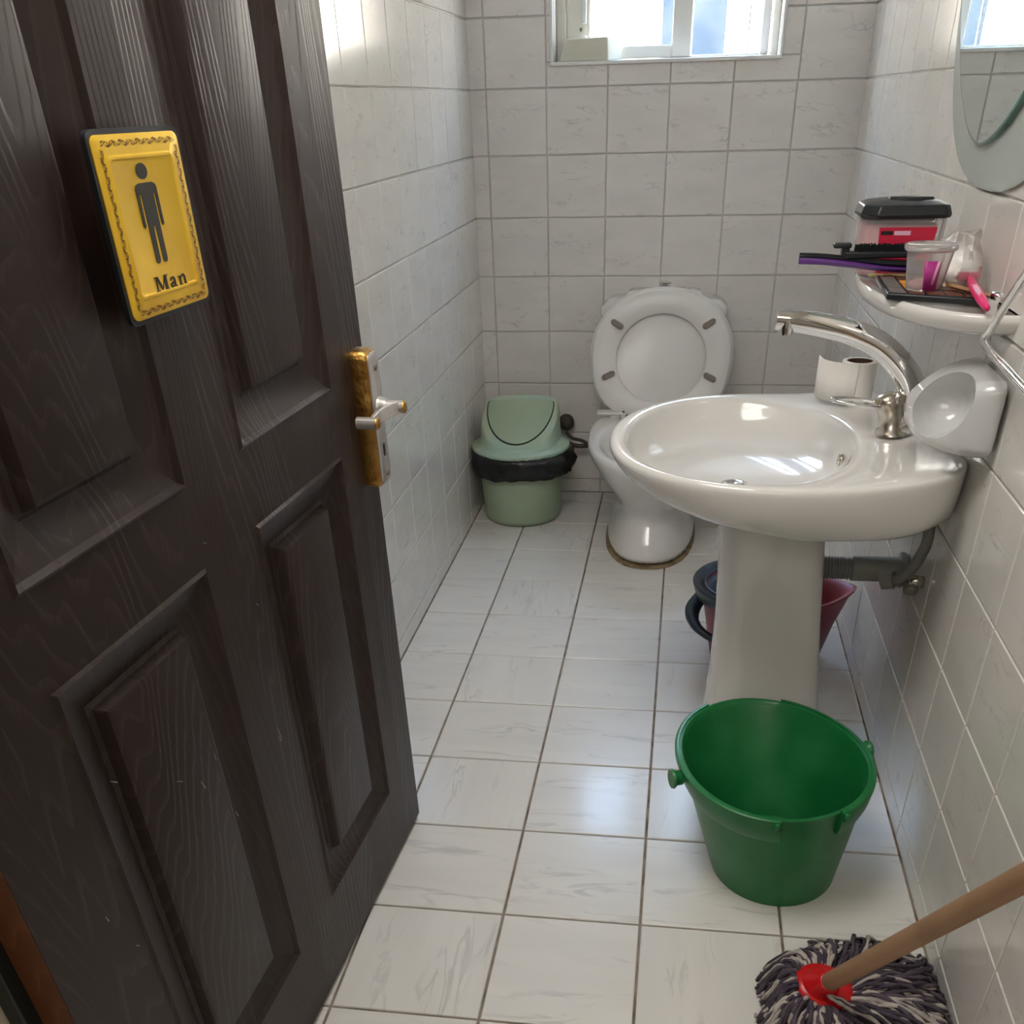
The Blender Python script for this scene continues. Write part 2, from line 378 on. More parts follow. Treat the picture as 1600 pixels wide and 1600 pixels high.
# back wall
wb = mk('wall_back', *merge(boxg(XL-.5, WX0, YB+TH*.5, YB+.62, 0, ZC), boxg(WX1, XR+.5, YB+TH*.5, YB+.62, 0, ZC), boxg(WX0, WX1, YB+TH*.5, YB+.62, 0, WZ0), boxg(WX0, WX1, YB+TH*.5, YB+.62, WZ1, ZC)), M_GROUT, None, smooth=False, loc=(0, 0, 0)); tag(wb, kind='structure')
RB = ((1,0,0),(0,0,-1),(0,1,0))   # local z -> -y
zs = [0, ZI]+[ZI+HT*k for k in range(1, 12) if ZI+HT*k < ZC]+[ZC]
xs = [XL-.012]+[-0.5406+WT*c for c in range(0, 7)]
xs = [x for x in xs if x < XR-0.03]+[XR+.012]
tile_wall(wb, xs, zs, lambda u, v: (u, YB, v), RB, M_WTILE, 0.013, 0.007, hole=(WX0, WX1, WZ0, WZ1))
# left wall
wlf = mk('wall_left', *boxg(XL-.5, XL-TH*.5, YF-.45, YB+.62, 0, ZC), M_GROUT, None, smooth=False, loc=(0, 0, 0)); tag(wlf, kind='structure')
RLW = ((0,0,1),(1,0,0),(0,1,0))   # columns: local x->y, y->z, z->x
tile_wall(wlf, cuts(YF, YB+.012, -2.8624, WT), zs, lambda u, v: (XL, u, v), RLW, M_WTILE, 0.013, 0.007)
# right wall
wr = mk('wall_right', *boxg(XR+TH*.5, XR+.5, YF-.45, YB+.62, 0, ZC), M_GROUT, None, smooth=False, loc=(0, 0, 0)); tag(wr, kind='structure')
RRW = ((0,0,-1),(-1,0,0),(0,1,0))
tile_wall(wr, cuts(YF, YB+.012, -2.06, WT), zs, lambda u, v: (XR, u, v), RRW, M_WTILE, 0.013, 0.007)
struct('ceiling', (XL-.5, XR+.5, YF-.45, YB+.6, ZC, ZC+.3), M_PLASTER)
# front wall with the doorway the photograph is taken through
wf = mk('wall_front', *merge(boxg(XL-2.5, -0.37, YF-.35, YF, 0, ZC), boxg(3.72, XR+2.5, YF-.35, YF, 0, ZC), boxg(-0.37, 3.72, YF-.35, YF, 6.45, ZC)), M_BEIGE, None, smooth=False, loc=(0, 0, 0)); tag(wf, kind='structure')
# hall
struct('wall_hall_left', (XL-2.7, XL-2.5, -17, YF-.35, 0, ZC), M_PLASTER)
struct('wall_hall_right', (XR+2.5, XR+2.7, -17, YF-.35, 0, ZC), M_PLASTER)
struct('wall_hall_back', (XL-2.7, XR+2.7, -17.2, -17, 0, ZC), M_PLASTER)
struct('ceiling_hall', (XL-2.7, XR+2.7, -17.2, YF-.35, ZC, ZC+.3), M_PLASTER)
# door frame
jf = empty('trim_1', (-0.3, YF, 0), kind='structure')
box('jamb', (-0.37, -0.30, YF-.02, YF+.20, 0.0, 6.45), M_JAMB, jf, bev=.01)
box('jamb', (3.65, 3.72, YF-.36, YF+.03, 0.0, 6.45), M_JAMB, jf, bev=.01)
box('head', (-0.37, 3.72, YF-.36, YF+.03, 6.36, 6.45), M_JAMB, jf, bev=.01)

# window trim beads and frame
tr = empty('trim_2', (1.6, YB, 5.1), kind='structure')
for b in ((WX0-.03, WX1+.03, YB-.03, YB+.04, WZ0-.035, WZ0+.004), (WX0-.035, WX0+.003, YB-.03, YB+.04, WZ0, WZ1), (WX1-.003, WX1+.035, YB-.03, YB+.04, WZ0, WZ1), (WX0-.03, WX1+.03, YB-.03, YB+.04, WZ1, WZ1+.035)):
    box('tile_trim_bead', b, M_TRIM, tr, bev=.01)
win = empty('window_1', (1.6, YB+.35, WZ0), kind='structure')
y0, y1 = YB+.28, YB+.52
box('sill', (WX0, WX1, YB+.01, YB+.62, WZ0-.03, WZ0+.004), M_TRIM, win, bev=.008)
box('reveal', (WX0, WX0+.012, YB+.03, YB+.62, WZ0, WZ1), M_FRAMEW, win)
box('reveal', (WX1-.012, WX1, YB+.03, YB+.62, WZ0, WZ1), M_FRAMEW, win)
box('frame_jamb', (WX0+.012, WX0+.13, y0, y1, WZ0, WZ1), M_FRAME, win, bev=.012)
box('frame_jamb', (WX1-.10, WX1-.012, y0, y1, WZ0, WZ1), M_FRAME, win, bev=.012)
box('frame_rail', (WX0+.012, WX1-.012, y0+.02, y1, WZ0, WZ0+.018), M_FRAME, win, bev=.006)
box('frame_rail', (WX0+.012, WX1-.012, y0, y1, WZ1-.10, WZ1), M_FRAME, win, bev=.012)
def sash(x0, x1, ya, yb, wl_, wr_, wb_, m):
    s = empty('sash', (x0, ya, WZ0+.02)); s.parent = win; s.location = (Vector((x0, ya, WZ0+.02))-Vector((1.6, YB+.35, WZ0)))*U
    z0, z1 = WZ0+.02, WZ1-.10
    box('sash_stile', (x0, x0+wl_, ya, yb, z0, z1), m, s, bev=.014)
    box('sash_stile', (x1-wr_, x1, ya, yb, z0, z1), m, s, bev=.014)
    box('sash_rail', (x0+wl_, x1-wr_, ya, yb, z0, z0+wb_), m, s, bev=.014)
    box('sash_rail', (x0+wl_, x1-wr_, ya, yb, z1-.12, z1), m, s, bev=.014)
    box('pane', (x0+wl_, x1-wr_, (ya+yb)/2-.006, (ya+yb)/2+.006, z0+wb_, z1-.12), M_PANE, s)
    return s
s1 = sash(0.42, 1.92, y0+.02, y0+.10, .29, .23, .12, M_FRAME)
s2 = sash(1.73, 2.84, y0+.13, y0+.21, .20, .10, .02, M_FRAMEW)
box('sash_mullion', (2.585, 2.60, y0+.15, y0+.19, WZ0+.04, WZ1-.22), M_FRAMEW, s2)
box('window_latch', (0.60, 0.665, y0-.01, y0+.02, 5.47, 5.95), M_FRAMEW, s1, bev=.01)
mk('latch_screw', *lathe([(0, -.012), (.018, -.012), (.018, 0), (0, 0)], (.60, y0+.018, 5.42), 12, 'y'), M_BUFF, s1)
# what stands outside: rendered pier between two bright gaps
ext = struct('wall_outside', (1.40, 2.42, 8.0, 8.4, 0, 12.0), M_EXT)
struct('ground_outside', (-14, 18, 3.2, 30, -0.6, -0.4), M_PLASTER)

# cream box on the sill
V = [(.375, YB+.01, WZ0+.006), (.95, YB+.01, WZ0+.006), (1.10, YB+.25, WZ0+.006), (.40, YB+.25, WZ0+.006),
     (.44, YB+.03, WZ0+.215), (.94, YB+.02, WZ0+.225), (1.09, YB+.25, WZ0+.215), (.46, YB+.25, WZ0+.205)]
cb = empty('cardboard_box', (.7, YB+.13, WZ0), 'small cream box standing on the window sill beside the left window frame', 'box')
mk('box_body', V, boxg(0,1,0,1,0,1)[1], M_CREAMBOX, cb, bev=.012, autos=40)
mk('crumpled_tissue', *loft([ring(.66, YB+.14, WZ0+.21+.012*k, .05-.012*k, .03-.006*k, 9) for k in range(4)]), M_TISSUE, cb)

# ---------------------------------------------------------------- door
DA = Vector((0.109, -5.910, 0)); DD = Vector((-0.0669, -0.9978, 0)); DN = Vector((0.9978, -0.0669, 0))
def D(s, z, n=0.0):
    p = DA+DD*s+DN*n; return (p.x, p.y, z)
DH, DW, DT = 6.32, 3.90, 0.20
door = empty('door_1', D(DW, 0), kind='structure')
door['label'] = 'open dark brown six panel wooden door with coarse moulded grain'
SS = [0.0, 0.56, 1.72, 2.24, 3.40, DW]
ZZ = [0.045, 0.64, 3.10, 3.46, 5.92, DH]
def door_face(nz, sgn):
    V, F = [], []
    for i in range(5):
        for j in range(5):
            s0, s1, z0, z1 = SS[i], SS[i+1], ZZ[j], ZZ[j+1]
            if i in (1, 3) and j in (1, 3):
                prof = [(0, 0), (.018, .012), (.04, -.012), (.16, -.055), (.215, -.068), (.24, -.058), (.262, -.012), (.29, -.002)]
                o = len(V)
                for ins, dp in prof:
                    for (a, b) in ((s0+ins, z0+ins*.85), (s1-ins, z0+ins*.85), (s1-ins, z1-ins*.85), (s0+ins, z1-ins*.85)):
                        V.append(D(a, b, nz+sgn*dp))
                for k in range(len(prof)-1):
                    for q in range(4):
                        F.append((o+k*4+q, o+k*4+(q+1) % 4, o+k*4+4+(q+1) % 4, o+k*4+4+q))
                e = o+(len(prof)-1)*4; F.append((e, e+1, e+2, e+3))
            else:
                o = len(V); V += [D(s0, z0, nz), D(s1, z0, nz), D(s1, z1, nz), D(s0, z1, nz)]; F.append((o, o+1, o+2, o+3))
    return V, F
mk('door_skin', *door_face(0.0, 1), M_DOOR, door, smooth=True, autos=25)
mk('door_skin', *door_face(-DT, -1), M_DOOR, door, smooth=True, autos=25)
def dbox(s0, s1, z0, z1, n0, n1):
    V = [D(s0,z0,n0), D(s1,z0,n0), D(s1,z0,n1), D(s0,z0,n1), D(s0,z1,n0), D(s1,z1,n0), D(s1,z1,n1), D(s0,z1,n1)]
    return V, boxg(0,1,0,1,0,1)[1]
mk('free_edge', *dbox(-.004, .06, .045, DH, -DT+.002, -.002), M_DOOR, door, smooth=False)
mk('hinge_edge', *dbox(DW-.05, DW+.004, .045, DH, -DT+.002, -.002), M_DOOREDGE, door, smooth=False)
mk('door_core', *dbox(.06, DW-.05, .047, DH-.003, -DT+.075, -.075), M_DOOR, door, smooth=False)
for z in (.9, 3.2, 5.5):
    mk('hinge', *tube([D(DW+.02, z-.14, -DT-.01), D(DW+.02, z+.14, -DT-.01)], .035, 10), M_SILV, door)
gs = []
for s_, z_, l_, a_ in ((1.92, 2.02, .075, 1.4), (1.93, 1.99, .05, 1.1), (2.86, 2.35, .05, .6), (2.70, 2.22, .06, 1.2), (3.25, 2.62, .05, .7), (1.86, 2.75, .03, .8), (3.55, 2.15, .035, 1.3), (2.55, 2.28, .04, 1.5), (2.5, 1.9, .04, 1.3), (3.45, 1.9, .03, .9), (2.2, 3.2, .03, .5)):
    dx, dz = math.cos(a_)*l_/2, math.sin(a_)*l_/2; w_ = .004
    gs.append(([D(s_-dx-w_, z_-dz, .0015), D(s_-dx+w_, z_-dz, .0015), D(s_+dx+w_*.4, z_+dz, .0015), D(s_+dx-w_*.4, z_+dz, .0015)], [(0, 1, 2, 3)]))
mk('paint_scratches', *merge(*gs), M_SCR, door, smooth=False)
# handle set
def rrect(s0, s1, z0, z1, n, r, k=5, m=1.0):
    P = []
    for cx, cz, a0 in ((s1-r, z1-r*m, 0), (s0+r, z1-r*m, 90), (s0+r, z0+r*m, 180), (s1-r, z0+r*m, 270)):
        for i in range(k+1):
            a = math.radians(a0+90*i/k); P.append((cx+r*math.cos(a), cz+r*m*math.sin(a), n))
    return P
def dring(P): return [D(a, b, c) for a, b, c in P]
hs = empty('door_handle', D(.12, 3.2)); hs.parent = door; hs.location = (Vector(D(.12, 3.2))-Vector(D(DW, 0)))*U
mk('back_plate', *loft([dring(rrect(.03, .215, 2.80, 3.60, n, .05+.0*n)) for n in (0.0, .075)]+[dring(rrect(.042, .203, 2.815, 3.585, .10, .045))]), M_GOLD, hs, autos=35)
mk('front_plate', *loft([dring(rrect(.045, .200, 2.82, 3.58, n, .045)) for n in (.095, .108)]+[dring(rrect(.052, .193, 2.83, 3.57, .114, .04))]), M_SILV, hs, autos=35)
for z in (3.50, 2.88):
    mk('screw', *tube([D(.12, z, .11), D(.12, z, .122)], .022, 10), M_BUFF, hs)
mk('keyhole', *loft([dring(rrect(.105, .140, 2.98, 3.06, n, .017)) for n in (.105, .1165)]), M_BLACK, hs)
LZ = 3.275
mk('rose', *tube([D(.12, LZ, n) for n in (.11, .125, .13, .15, .155, .17)], [.058, .058, .052, .050, .044, .044], 20), M_SILV, hs, autos=50)
mk('lever_stem', *tube([D(.12, LZ, n) for n in (.16, .27)], .036, 18), M_SILV, hs, autos=50)
mk('stem_cap', *tube([D(.12, LZ, n) for n in (.268, .276, .284)], [.036, .036, .028], 18), M_GOLD, hs, autos=50)
mk('lever_end', *tube([D(.46, LZ-.01, n) for n in (.095, .215)], .034, 18), M_SILV, hs, autos=50)
mk('lever_end_cap', *tube([D(.46, LZ-.01, n) for n in (.213, .221, .229)], [.034, .034, .027], 18), M_GOLD, hs, autos=50)
rr = []
for i in range(13):
    t = i/12; s = .12+.34*t; n = .248-.055*t-.03*math.sin(PI*t)
    rr.append([D(s, LZ+.035-.006*t, n-.012), D(s, LZ+.035-.006*t, n+.012), D(s, LZ-.035-.006*t, n+.012), D(s, LZ-.035-.006*t, n-.012)])
mk('lever_grip', *loft(rr), M_SILV, hs, bev=.005, autos=40)

# ---------------------------------------------------------------- sign on the door
sg = empty('restroom_sign', D(2.17, 4.1, .05), 'gold sign with black man figure and the word Man on the dark door', 'sign')
S0, S1, Z0, Z1 = 1.868, 2.478, 4.115, 4.702
mk('backing_plate', *loft([dring(rrect(S0, S1, Z0, Z1, n, .04, 5, .8)) for n in (.080, .094, .098)]), M_BLACK, sg, autos=40)
e = .018
mk('spacer', *loft([dring(rrect(S0+.20, S1-.16, Z0+.16, Z1-.16, n, .03, 5, .8)) for n in (.0, .081)]), M_BLACK, sg, autos=40)
prof = [(e, .097), (e, .102), (e+.010, .106), (.082, .106), (.088, .110), (.096, .110), (.102, .106)]
mk('gold_sheet', *loft([dring(rrect(S0+a, S1-a, Z0+a*.9, Z1-a*.9, n, .035 if a < .05 else .02, 5, .8)) for a, n in prof]), M_SIGN, sg, autos=30)
def sg_pt(u, v, n): return D(S1-u*(S1-S0), Z0+v*(Z1-Z0), n)     # u to the reader's right, v up
def poly(name, pts, m, n=.0385, t=.002):
    mk(name, *loft([[sg_pt(u, v, n) for u, v in pts], [sg_pt(u, v, n+t) for u, v in pts]]), m, sg, smooth=False)
def ribbon(pts, w):
    L_, R_ = [], []
    for i, p in enumerate(pts):
        a = pts[max(i-1, 0)]; b = pts[min(i+1, len(pts)-1)]
        dx, dy = (b[0]-a[0])*.92, (b[1]-a[1]); l = math.hypot(dx, dy) or 1
        ww = w[i] if isinstance(w, (list, tuple)) else w
        L_.append((p[0]-dy/l*ww/.92, p[1]+dx/l*ww)); R_.append((p[0]+dy/l*ww/.92, p[1]-dx/l*ww))
    return L_+R_[::-1]
NB = .1065
fm = lambda pts: [(.5+(u-.465)*1.18-.03, .30+(v-.285)*.83) for u, v in pts]
# the man
poly('figure_head', fm([(.46+.052*math.cos(a*PI/10), .868+.050*math.sin(a*PI/10)) for a in range(20)]), M_SIGNDARK, NB)
body = [(.365, .765), (.375, .785), (.40, .797), (.53, .797), (.555, .785), (.565, .765), (.565, .53), (.553, .518), (.541, .53), (.539, .725), (.523, .725), (.522, .30), (.510, .285), (.492, .285), (.480, .30), (.476, .525), (.456, .525), (.452, .30), (.440, .285), (.422, .285), (.410, .30), (.409, .725), (.392, .725), (.389, .53), (.377, .518), (.365, .53)]
poly('figure_body', fm(body), M_SIGNDARK, NB)
# the word
def glyph(name, polys):
    gs = [loft([[sg_pt(u, v, NB) for u, v in p], [sg_pt(u, v, NB+.002) for u, v in p]]) for p in polys]
    mk(name, *merge(*gs), M_SIGNDARK, sg, smooth=False)
bx, by, H = .325, .150, .082
WS = 1.18
R_ = lambda a, b, c, d: [(bx+a*WS, by+c*H), (bx+b*WS, by+c*H), (bx+b*WS, by+d*H), (bx+a*WS, by+d*H)]
R0_ = lambda a, b, c, d: [(bx+a, by+c*H), (bx+b, by+c*H), (bx+b, by+d*H), (bx+a, by+d*H)]
glyph('letter_m', [R_(.0, .042, 0, .06), R_(.016, .026, 0, 1), R_(.0, .035, .94, 1), [(bx+.018*WS, by+H), (bx+.040*WS, by+H), (bx+.075*WS, by+.18*H), (bx+.066*WS, by)],
      [(bx+.066*WS, by), (bx+.074*WS, by+.1*H), (bx+.112*WS, by+H), (bx+.104*WS, by+H)], R_(.100, .124, 0, 1), R_(.090, .136, 0, .06), R_(.102, .138, .94, 1)])
bx = .500; c6 = lambda pts: [(bx+a*WS, by+b*H) for a, b in pts]
glyph('letter_a', [ribbon(c6([(.012, .50), (.016, .62), (.032, .68), (.048, .64), (.053, .5), (.053, .12), (.062, .03), (.074, .05)]), [.005, .006, .006, .009, .009, .009, .006, .003]),
      ribbon(c6([(.050, .40), (.028, .32), (.012, .22), (.012, .08), (.028, .01), (.050, .14)]), [.004, .006, .008, .008, .006, .004])])
bx = .607
glyph('letter_n', [R_(.012, .030, 0, .64), R_(.0, .020, .60, .66), R_(.002, .042, 0, .06), ribbon(c6([(.028, .50), (.042, .65), (.060, .66), (.070, .52), (.070, .03)]), [.004, .006, .008, .009, .009]), R_(.056, .088, 0, .06)])
# engraved scroll border
gs = []
def scroll(p0, p1, cnt):
    dx, dy = p1[0]-p0[0], p1[1]-p0[1]; l = math.hypot(dx*.92, dy); nx, ny = -dy/l, dx*.92/l
    pts = []
    for i in range(cnt*10+1):
        t = i/(cnt*10); ph = t*cnt*2*PI
        a = .013*math.sin(ph)+.006*math.sin(3*ph+.5); b = .010*math.cos(2*ph)
        pts.append((p0[0]+dx*t+nx*a/.92+dx/l*b, p0[1]+dy*t+ny*a+dy/l*b))
    P = ribbon(pts, [.0030+.0022*math.sin(i*.9) for i in range(len(pts))]); n = len(P)
    V = [sg_pt(u, v, NB+.0028) for u, v in P]; m_ = n//2
    gs.append((V, [(i, i+1, n-2-i, n-1-i) for i in range(m_-1)]))
    pts2 = [(p0[0]+dx*t/60-nx*.010*math.sin(t/60*cnt*2*PI+1)/.92, p0[1]+dy*t/60-ny*.010*math.sin(t/60*cnt*2*PI+1)) for t in range(61)]
    P = ribbon(pts2, .0026); n = len(P); V = [sg_pt(u, v, NB+.0030) for u, v in P]
    gs.append((V, [(i, i+1, n-2-i, n-1-i) for i in range(n//2-1)]))
scroll((.10, .930), (.90, .930), 9); scroll((.10, .065), (.90, .065), 9)
scroll((.095, .905), (.095, .090), 13); scroll((.905, .905), (.905, .090), 13)
mk('scroll_border', *merge(*gs), M_SIGNRED, sg, smooth=False)

# ---------------------------------------------------------------- toilet
toi = empty('toilet', (1.78, .45, 0), 'white ceramic toilet with raised seat and lid under the window', 'toilet')
def egg(cx, yf, yb, hw, z, n=40, ex=2.2, fr=.56):
    """outline in plan: yf front, yb back"""
    cyy = yf+(yb-yf)*fr; R = []
    for i in range(n):
        a = 2*PI*i/n; c, s = math.cos(a), math.sin(a)
        k = (abs(c)**ex+abs(s)**ex)**(-1/ex)
        R.append((cx+hw*c*k, cyy+(s*k)*((yb-cyy) if s > 0 else (cyy-yf)), z))
    return R
bowl = [egg(1.775, -.545, 2.0, .595, 0.0, ex=2.4), egg(1.775, -.53, 2.0, .59, .10, ex=2.4), egg(1.775, -.43, 2.0, .54, .28, ex=2.3), egg(1.775, -.30, 2.0, .47, .46), egg(1.775, -.24, 2.0, .46, .56),
        egg(1.775, -.40, 2.0, .56, .72), egg(1.775, -.62, 2.05, .70, .92), egg(1.775, -.80, 2.1, .82, 1.12), egg(1.775, -.86, 2.1, .86, 1.22), egg(1.775, -.86, 2.1, .87, 1.28), egg(1.775, -.83, 2.08, .85, 1.32),
        egg(1.775, -.80, 2.05, .82, 1.33), egg(1.775, -.66, 1.32, .71, 1.328), egg(1.775, -.62, 1.28, .67, 1.29), egg(1.775, -.52, 1.20, .58, 1.10), egg(1.775, -.30, 1.0, .40, .86), egg(1.775, 0, .7, .16, .74)]
mk('bowl', *loft(bowl), M_CER, toi, sub=1)
mk('floor_caulk', *loft([egg(1.775, -.557, 2.0, .606, 0.0, ex=2.4), egg(1.775, -.553, 2.0, .602, .008, ex=2.4), egg(1.775, -.50, 2.0, .57, .02, ex=2.4)]), M_CAULK, toi)
# tank
def trect(z, hw, y0_, y1_, r, n=6):
    P = []
    for cx, cy, a0 in ((1.775+hw-r, y1_-r*.6, 0), (1.775-hw+r, y1_-r*.6, 90), (1.775-hw+r, y0_+r, 180), (1.775+hw-r, y0_+r, 270)):
        for i in range(n+1):
            a = math.radians(a0+90*i/n); P.append((cx+r*math.cos(a), cy+(r if a0 >= 180 else r*.6)*math.sin(a), z))
    return P
mk('tank', *loft([trect(1.30, .68, 1.80, 2.28, .14), trect(1.9, .76, 1.76, 2.31, .15), trect(2.52, .80, 1.74, 2.32, .16)]), M_CER, toi, autos=50)
mk('tank_lid', *loft([trect(2.50, .82, 1.72, 2.33, .17), trect(2.58, .82, 1.72, 2.33, .17), trect(2.66, .72, 1.74, 2.33, .2), trect(2.69, .50, 1.80, 2.32, .15), trect(2.74, .46, 1.85, 2.31, .14), trect(2.755, .36, 1.93, 2.27, .1)]), M_CER, toi, autos=60)
mk('flush_button', *lathe([(0, 0), (.055, 0), (.055, .04), (.075, .055), (.078, .075), (.05, .085), (0, .085)], (1.775, 2.05, 2.765), 20), M_CHROME, toi, autos=40)
# raised seat ring and lid, leaning back on the tank
def tilted(cx, zc, hw, hh, yoff, ex=2.0, n=48, sq=0.0):
    """outline in the plane of the raised seat, zc centre height"""
    R = []
    for i in range(n):
        a = 2*PI*i/n; c, s = math.cos(a), math.sin(a)
        e2 = ex if s > 0 else ex+sq*(-s)
        k = (abs(c)**e2+abs(s)**e2)**(-1/e2)
        x, z = hw*c*k, zc+hh*s*k
        R.append((cx+x, 1.42+yoff+(z-1.26)*.205, z))
    return R
def ringmesh(prof):
    R = [tilted(*p) for p in prof]; R.append(R[0])
    return loft(R, False, False)
CX = 1.780
lid = [tilted(CX, 2.07, .93, .750, .10, 2.1, sq=1.4), tilted(CX, 2.07, .935, .755, .04, 2.1, sq=1.4), tilted(CX, 2.07, .90, .725, .00, 2.1, sq=1.4)]
mk('lid', *loft(lid), M_SEAT, toi, autos=50)
O = (2.075, .905, .740); I = (2.02, .585, .515)
sr = mk('seat', *ringmesh([(CX, O[0], O[1], O[2], -.01, 2.1, 48, 1.4), (CX, O[0], O[1], O[2], -.035, 2.1, 48, 1.4), (CX, O[0], O[1]-.02, O[2]-.02, -.055, 2.1, 48, 1.4), (CX, O[0]-.01, (O[1]+I[1])/2, (O[2]+I[2])/2, -.062, 2.1, 48, .7),
                     (CX, I[0], I[1]+.025, I[2]+.022, -.055, 2.0, 48, 0), (CX, I[0], I[1], I[2], -.035, 2.0, 48, 0), (CX, I[0], I[1], I[2], -.01, 2.0, 48, 0)]), M_SEAT, toi, autos=60)
for (bxx, bz, ang) in ((1.195, 2.425, -28), (2.37, 2.43, 28), (1.10, 1.835, 22), (2.43, 1.82, -24)):
    P = []
    a = math.radians(ang)
    for lev, sc_ in ((-.055, 1), (-.085, 1), (-.092, .8)):
        R = []
        for i in range(20):
            t = 2*PI*i/20; x, z = .045*math.cos(t)+(.045 if math.cos(t) > 0 else -.045), .034*math.sin(t)
            x, z = x*sc_, z*sc_
            X, Z = x*math.cos(a)-z*math.sin(a), (x*math.sin(a)+z*math.cos(a))
            zz = bz+Z; R.append((bxx+X, 1.42+lev+(zz-1.26)*.205, zz))
        P.append(R)
    mk('seat_buffer', *loft(P), M_BUFF, sr, autos=40)
for sx in (-1, 1):
    x = CX+sx*.56
    x = CX+sx*.62
    mk('hinge', *merge(boxg(x-.19, x+.19, 1.30, 1.46, 1.375, 1.41), boxg(x+.165*(-sx)-.03, x+.165*(-sx)+.03, 1.26, 1.46, 1.24, 1.41), boxg(x-.17, x+.14, 1.38, 1.46, 1.24, 1.38)), M_SEAT, toi, bev=.012, autos=40)
    mk('hinge_pin', *tube([(x-.02, 1.35, 1.345), (x+.12, 1.35, 1.345)], .035, 14), M_CER, toi)
vh = empty('water_hose', (.55, 2.3, .95), 'thin dark water hose and valve on the tiled wall between bin and toilet', 'hose')
mk('valve_knob', *lathe([(0, -.16), (.10, -.16), (.115, -.10), (.10, -.04), (.05, 0), (.05, .06), (0, .06)], (.46, 2.29, 1.05), 18, 'y'), M_DARKPIPE, vh)
mk('hose', *tube(smooth_path([(.46, 2.15, .93), (.55, 2.12, .85), (.70, 2.1, .82), (.85, 2.12, .74), (.98, 2.2, .72), (1.1, 2.27, .74)]), .024, 8), M_DARKPIPE, vh)
mk('hose', *tube(smooth_path([(.42, 2.15, .80), (.6, 2.12, .745), (.8, 2.14, .74), (1.0, 2.24, .70)]), .03, 8), M_DARKPIPE, vh)

# ---------------------------------------------------------------- swing bin
BX, BY = -.075, 1.30
bn = empty('swing_bin', (BX, BY, 0), 'sage green swing lid bin with black liner in the far left corner', 'bin')
mk('bin_body', *loft([ring(BX, BY, z, r, n=40) for r, z in ((.46, .0), (.515, .02), (.535, .08), (.57, .5), (.60, .9), (.61, .94), (.56, .94), (.54, .5), (.50, .1))]), M_BIN, bn, autos=60)
lr = []
for r, z in ((.60, .955), (.665, .95), (.675, .97), (.67, .995), (.60, 1.03)): lr.append(ring(BX, BY, z, r, n=48))
def dome(r, k):
    R = []
    for i in range(48):
        a = 2*PI*i/48; c, s_ = math.cos(a), math.sin(a); kk = (abs(c)**3+abs(s_)**3)**(-1/3) if s_ > 0 else (abs(c)**2.3+abs(s_)**2.3)**(-1/2.3)
        x, y = r*c*kk*.95, r*s_*kk
        y2 = max(min(y, .40), -.60)
        z = 1.07+(.43*min(1.0, (y2+.56)/.72) if y2 > -.56 else 0)*k
        R.append((BX+x*1.0, BY+y, z))
    return R
lr += [dome(.575, .0), dome(.565, .30), dome(.555, .72), dome(.54, .93), dome(.515, 1.0)]
top = lr[-1]; n_ = len(top)
lr.append([(BX+(p[0]-BX)*.5, p[1] if False else BY+(p[1]-BY)*.5, 1.07+.43*min(1.0, max(0, (BY+(p[1]-BY)*.5-BY+.56)/.72))) for p in top])
lidm = mk('bin_lid', *loft(lr, False, True), M_BINL, bn, autos=35)
# swinging flap: raised U-shaped plate on the sloping face with a dark gap around it
def flap(u, z_off, sc_=1.0):
    P = []
    for i in range(25):
        a = PI+PI*i/24
        x, y = .445*sc_*math.cos(a), .10+(.58*sc_)*math.sin(a)
        P.append((x, y))
    P += [(.445*sc_*.97, .165), (-.445*sc_*.97, .165)]
    return [(BX+x, BY+y, 1.07+.43*min(1.0, (y+.56)/.72)+z_off) for x, y in P]
mk('flap_gap', *loft([flap(0, -.01, 1.035), flap(0, .004, 1.035)]), M_DARKGAP, lidm, smooth=False)
mk('flap', *loft([flap(0, 0, 1.0), flap(0, .011, 1.0), flap(0, .017, .97)]), M_BIN, lidm, autos=35)
# liner folded over the rim, resting in the bin
bl = empty('bin_liner', (BX, BY, .7), 'crumpled black plastic liner folded over the rim of the green bin', 'bag')
R = []
random.seed(3)
for k, (r, z) in enumerate(((.555, .93), (.60, .975), (.655, .955), (.685, .90), (.69, .82), (.675, .74), (.655, .665))):
    rg = []
    for i in range(72):
        a = 2*PI*i/72
        nz = noise.noise(Vector((math.cos(a)*3.2, math.sin(a)*3.2, k*.22)))
        nz2 = noise.noise(Vector((math.cos(a)*9, math.sin(a)*9, k*.35+5)))
        amt = min(1, k/3)
        rr_ = r+amt*(.030*nz+.035*nz2)
        zz = z+(k/6)**2*(.06*nz+.03*nz2)
        if math.cos(a) > .55 and k > 1: rr_ += .07*min(1, (k-1)/3)*(.6+.8*nz2)
        x = BX+rr_*math.cos(a)*1.02; x = max(x, XL+.012)
        rg.append((x, BY+rr_*math.sin(a), zz))
    R.append(rg)
mk('liner_film', *loft(R, False, False), M_BLACKBAG, bl, autos=80, solid=.006)

